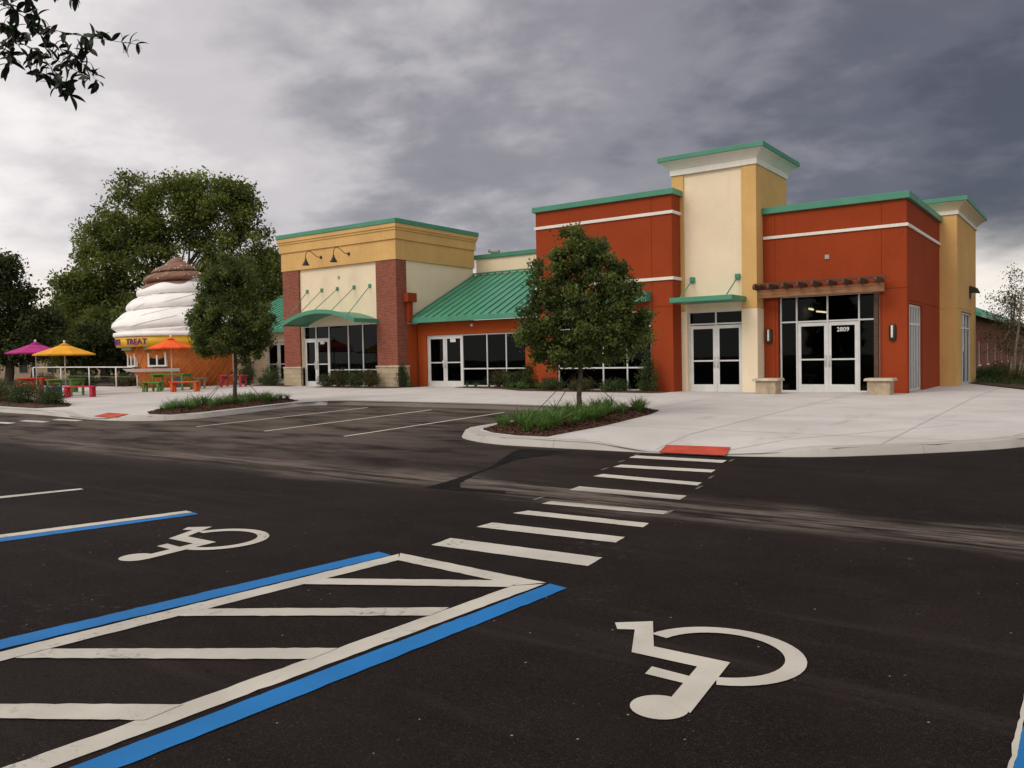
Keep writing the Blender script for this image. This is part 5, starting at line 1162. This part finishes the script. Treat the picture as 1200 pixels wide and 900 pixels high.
b = on(zP, 1183, 447); dB = float((np.array(b)-CAM) @ FW)
tree('birch_tree', 'thin multi-stemmed pale tree on the lawn beside the corner tower', 'tree', (b.x, b.y, -.09), W(1186, 345, dB), [blob(1188, 335, dB, 16, 22, .5), blob(1178, 365, dB, 24, 26, .9), blob(1200, 370, dB, 24, 34, .9), blob(1185, 398, dB, 34, 22, 1.2), blob(1215, 400, dB, 30, 24, .8)], 5200, .085, .16, 22, M['leaf_birch'], M['pale_bark'], .045, 33, None, 46, .3, stems=5, twig=160)
for i, (px, py, w, h) in enumerate(((1152, 444, .5, .5), (1163, 445, .6, .5), (1196, 449, .7, .5), (1176, 441, .7, .7))):
    p = on(zP, px, py); round_shrub(p.x, p.y, w, h, ['low grassy shrub against the foot of the corner tower', 'low shrub under the first arched window', 'low brown shrub in front of the birch stems', 'wide green shrub behind the birch stems'][i], 80+i, 'leaf_red' if i == 2 else 'leaf_hedge', 1800, .07)
# far trees past the brick hall
d = 110
for i, (px, h) in enumerate(((1195, 12), (1235, 18))): tree('broadleaf_tree', ('small distant tree past the brick hall' if i == 0 else 'taller distant tree past the brick hall'), 'tree', gb(px, d, -.6), W(px, 400, d), [blob(px, 400-h*.3, d, 26, h, 1), blob(px-14, 402, d, 16, h*.7, .6)], 3000, .4, .5, 50, M['leaf_dark'], M['oak_bark'], .2, 90+i, None, 6, .2)

# ------------------------------------------------------------------ white car beyond the terrace
def car(label):
    p0 = W(-58, 455, 58); z0 = -.55; r = thing('parked_car', (p0[0], p0[1], z0), label, 'car')
    fx = Vector(RT); fx.z = 0; fx.normalize(); fy = Vector((-fx.y, fx.x, 0)); O = Vector((p0[0], p0[1], z0))
    T = lambda x, y, z: tuple(O+fx*x+fy*y+Vector((0, 0, z)))
    body = [(-2.2, .35), (-2.25, .75), (-2.0, .95), (-.95, 1.0), (.95, .98), (2.1, .80), (2.25, .55), (2.2, .30), (1.75, .22), (-1.75, .22)]
    m_ = MB(); n = len(body); m_.v = [T(x, -.85, z) for x, z in body]+[T(x, .85, z) for x, z in body]; m_.f = [tuple(range(n)), tuple(range(n, 2*n))[::-1]]+[(i, (i+1) % n, n+(i+1) % n, n+i) for i in range(n)]; m_.build('body', M['white_paint'], r, bevel=.05)
    cab = [(-1.7, .96), (-1.1, 1.42), (.35, 1.45), (1.25, .96)]; m_ = MB(); n = 4; m_.v = [T(x, -.74 if z < 1 else -.6, z) for x, z in cab]+[T(x, .74 if z < 1 else .6, z) for x, z in cab]; m_.f = [tuple(range(n)), tuple(range(n, 2*n))[::-1]]+[(i, (i+1) % n, n+(i+1) % n, n+i) for i in range(n)]; cb2 = m_.build('cabin', M['white_paint'], r, bevel=.04)
    for sgn in (-1, 1):
        for w in ([(-1.4, 1.02), (-1.0, 1.36), (-.35, 1.38), (-.35, 1.0)], [(-.25, 1.0), (-.25, 1.38), (.30, 1.39), (.98, 1.0)]):
            m_ = MB().quad(*[T(x, sgn*(.755-.14*(z-.98)/.45+.006), z) for x, z in w]); m_.build('side_window', M['black'], cb2, fix=False)
    m_ = MB().quad(T(1.215, -.6, 1.0), T(1.215, .6, 1.0), T(.42, .52, 1.42), T(.42, -.52, 1.42)); m_.v = [tuple(Vector(v)+fx*.03+Vector((0, 0, .02))) for v in m_.v]; m_.build('windscreen', M['black'], cb2, fix=False)
    for wx in (-1.4, 1.4):
        for sgn in (-1, 1):
            m_ = MB(); m_.tube([T(wx, sgn*.68, .32), T(wx, sgn*.88, .32)], .32, 20); w = m_.build('wheel', M['black'], r, True); m_ = MB(); m_.tube([T(wx, sgn*.87, .32), T(wx, sgn*.892, .32)], .19, 14); m_.build('rim', M['silver'], w, True)
    for sgn in (-1, 1): m_ = MB(); m_.bar(T(2.2, sgn*.5, .68), T(2.24, sgn*.75, .68), .12, .12); m_.build('headlight', M['sconce'], r)
car('white car parked on the street beyond the picnic terrace')

# ------------------------------------------------------------------ overhanging branch above the viewer
bt = thing('overhanging_oak', tuple(W(-900, 700, 3.2)*np.array([1, 1, 0])+np.array([0, 0, -.45])), 'oak branch with leathery leaves hanging over the car park', 'tree')
dB = 3.1
def BP(px, py, d=dB): return Vector(W(px, py, d))
root = BP(-900, 420, 3.3); 
MB().tube([(root.x, root.y, -.5), (root.x+.05, root.y, .8), tuple(BP(-900, 0, 3.4)), tuple(BP(-880, -700, 3.3))], [.2, .17, .15, .10], 12).build('trunk', M['oak_bark'], bt, True)
MB().tube(resample3([BP(-890, -250, 3.35), BP(-500, -330, 3.25), BP(-200, -200, 3.15), BP(-30, -60, 3.1)]), .014, 8).build('limb', M['oak_bark'], bt, True)
lm_ = None
def leafshape():
    p = MB(); n = 7; L = .053; 
    for i in range(n+1):
        t = i/n; w = .0098*math.sin(math.pi*min(1, t*.93+.07))**.75; z = .006*math.sin(math.pi*t); p.v += [(L*t, -w, z+.002), (L*t, 0, z), (L*t, w, z+.002)]
    for i in range(n):
        for k in range(2): p.f.append((3*i+k, 3*i+k+1, 3*i+k+4, 3*i+k+3))
    me = p.mesh('leaf', M['leaf_near']); at = me.attributes.new('tone', 'FLOAT', 'FACE'); at.data.foreach_set('value', [.4]*len(me.polygons)); return me
M['leaf_near'] = leaf_mat('near leaves', (.006, .010, .003), (.018, .028, .008), .05)
lme = leafshape()
twigs = [([(-30, -60), (10, 5), (45, 28), (75, 38), (120, 46), (160, 52)], .0022), ([(-30, -60), (-10, 20), (15, 45), (45, 60), (75, 75), (105, 92)], .0022), ([(45, 28), (60, 50), (80, 62), (100, 78), (115, 98)], .0016), ([(-10, 20), (0, 50), (12, 65), (10, 78)], .0016), ([(45, 60), (62, 82), (76, 100), (82, 112)], .0015), ([(10, 5), (30, -5), (50, -15)], .0015), ([(15, 45), (35, 70), (52, 90), (66, 102)], .0014), ([(-30, -30), (-10, 0), (20, 12), (48, 22)], .0015), ([(75, 75), (92, 66), (105, 58)], .001), ([(-20, 30), (5, 28), (30, 40), (60, 40)], .0014), ([(-30, -60), (60, -25), (70, -10), (90, -4)], .0012)]
rng = random.Random(17)
for pts, rad in twigs:
    P3 = resample3([BP(x, y, dB+rng.uniform(-.12, .12)) for x, y in pts]); MB().tube(P3, [rad*(1-.6*i/(len(P3)-1)) for i in range(len(P3))], 6).build('twig', M['oak_bark'], bt, True)
    for i, p in enumerate(P3):
        if p.z > 6: continue
        dens = 4 if i > 3 else 2
        if pts[-1] == (160, 52): dens = 3 if i < 8 else (1 if i < 14 else 4)
        for k in range(dens):
            if rng.random() < .2: continue
            o = bpy.data.objects.new('leaf', lme); COL.objects.link(o); o.parent = bt; o.matrix_parent_inverse = parent_inv(bt)
            a = rng.uniform(0, 2*math.pi); dd_ = Vector(RT)*math.cos(a)+Vector(UP)*(math.sin(a)-.25)+Vector(FW)*rng.uniform(-.5, .5)
            q = dd_.to_track_quat('X', 'Z').to_euler(); o.rotation_euler = q; o.rotation_euler.rotate_axis('X', rng.uniform(-1.2, 1.2)); s = rng.uniform(.6, 1.1); o.scale = (s, s, s); o.location = p
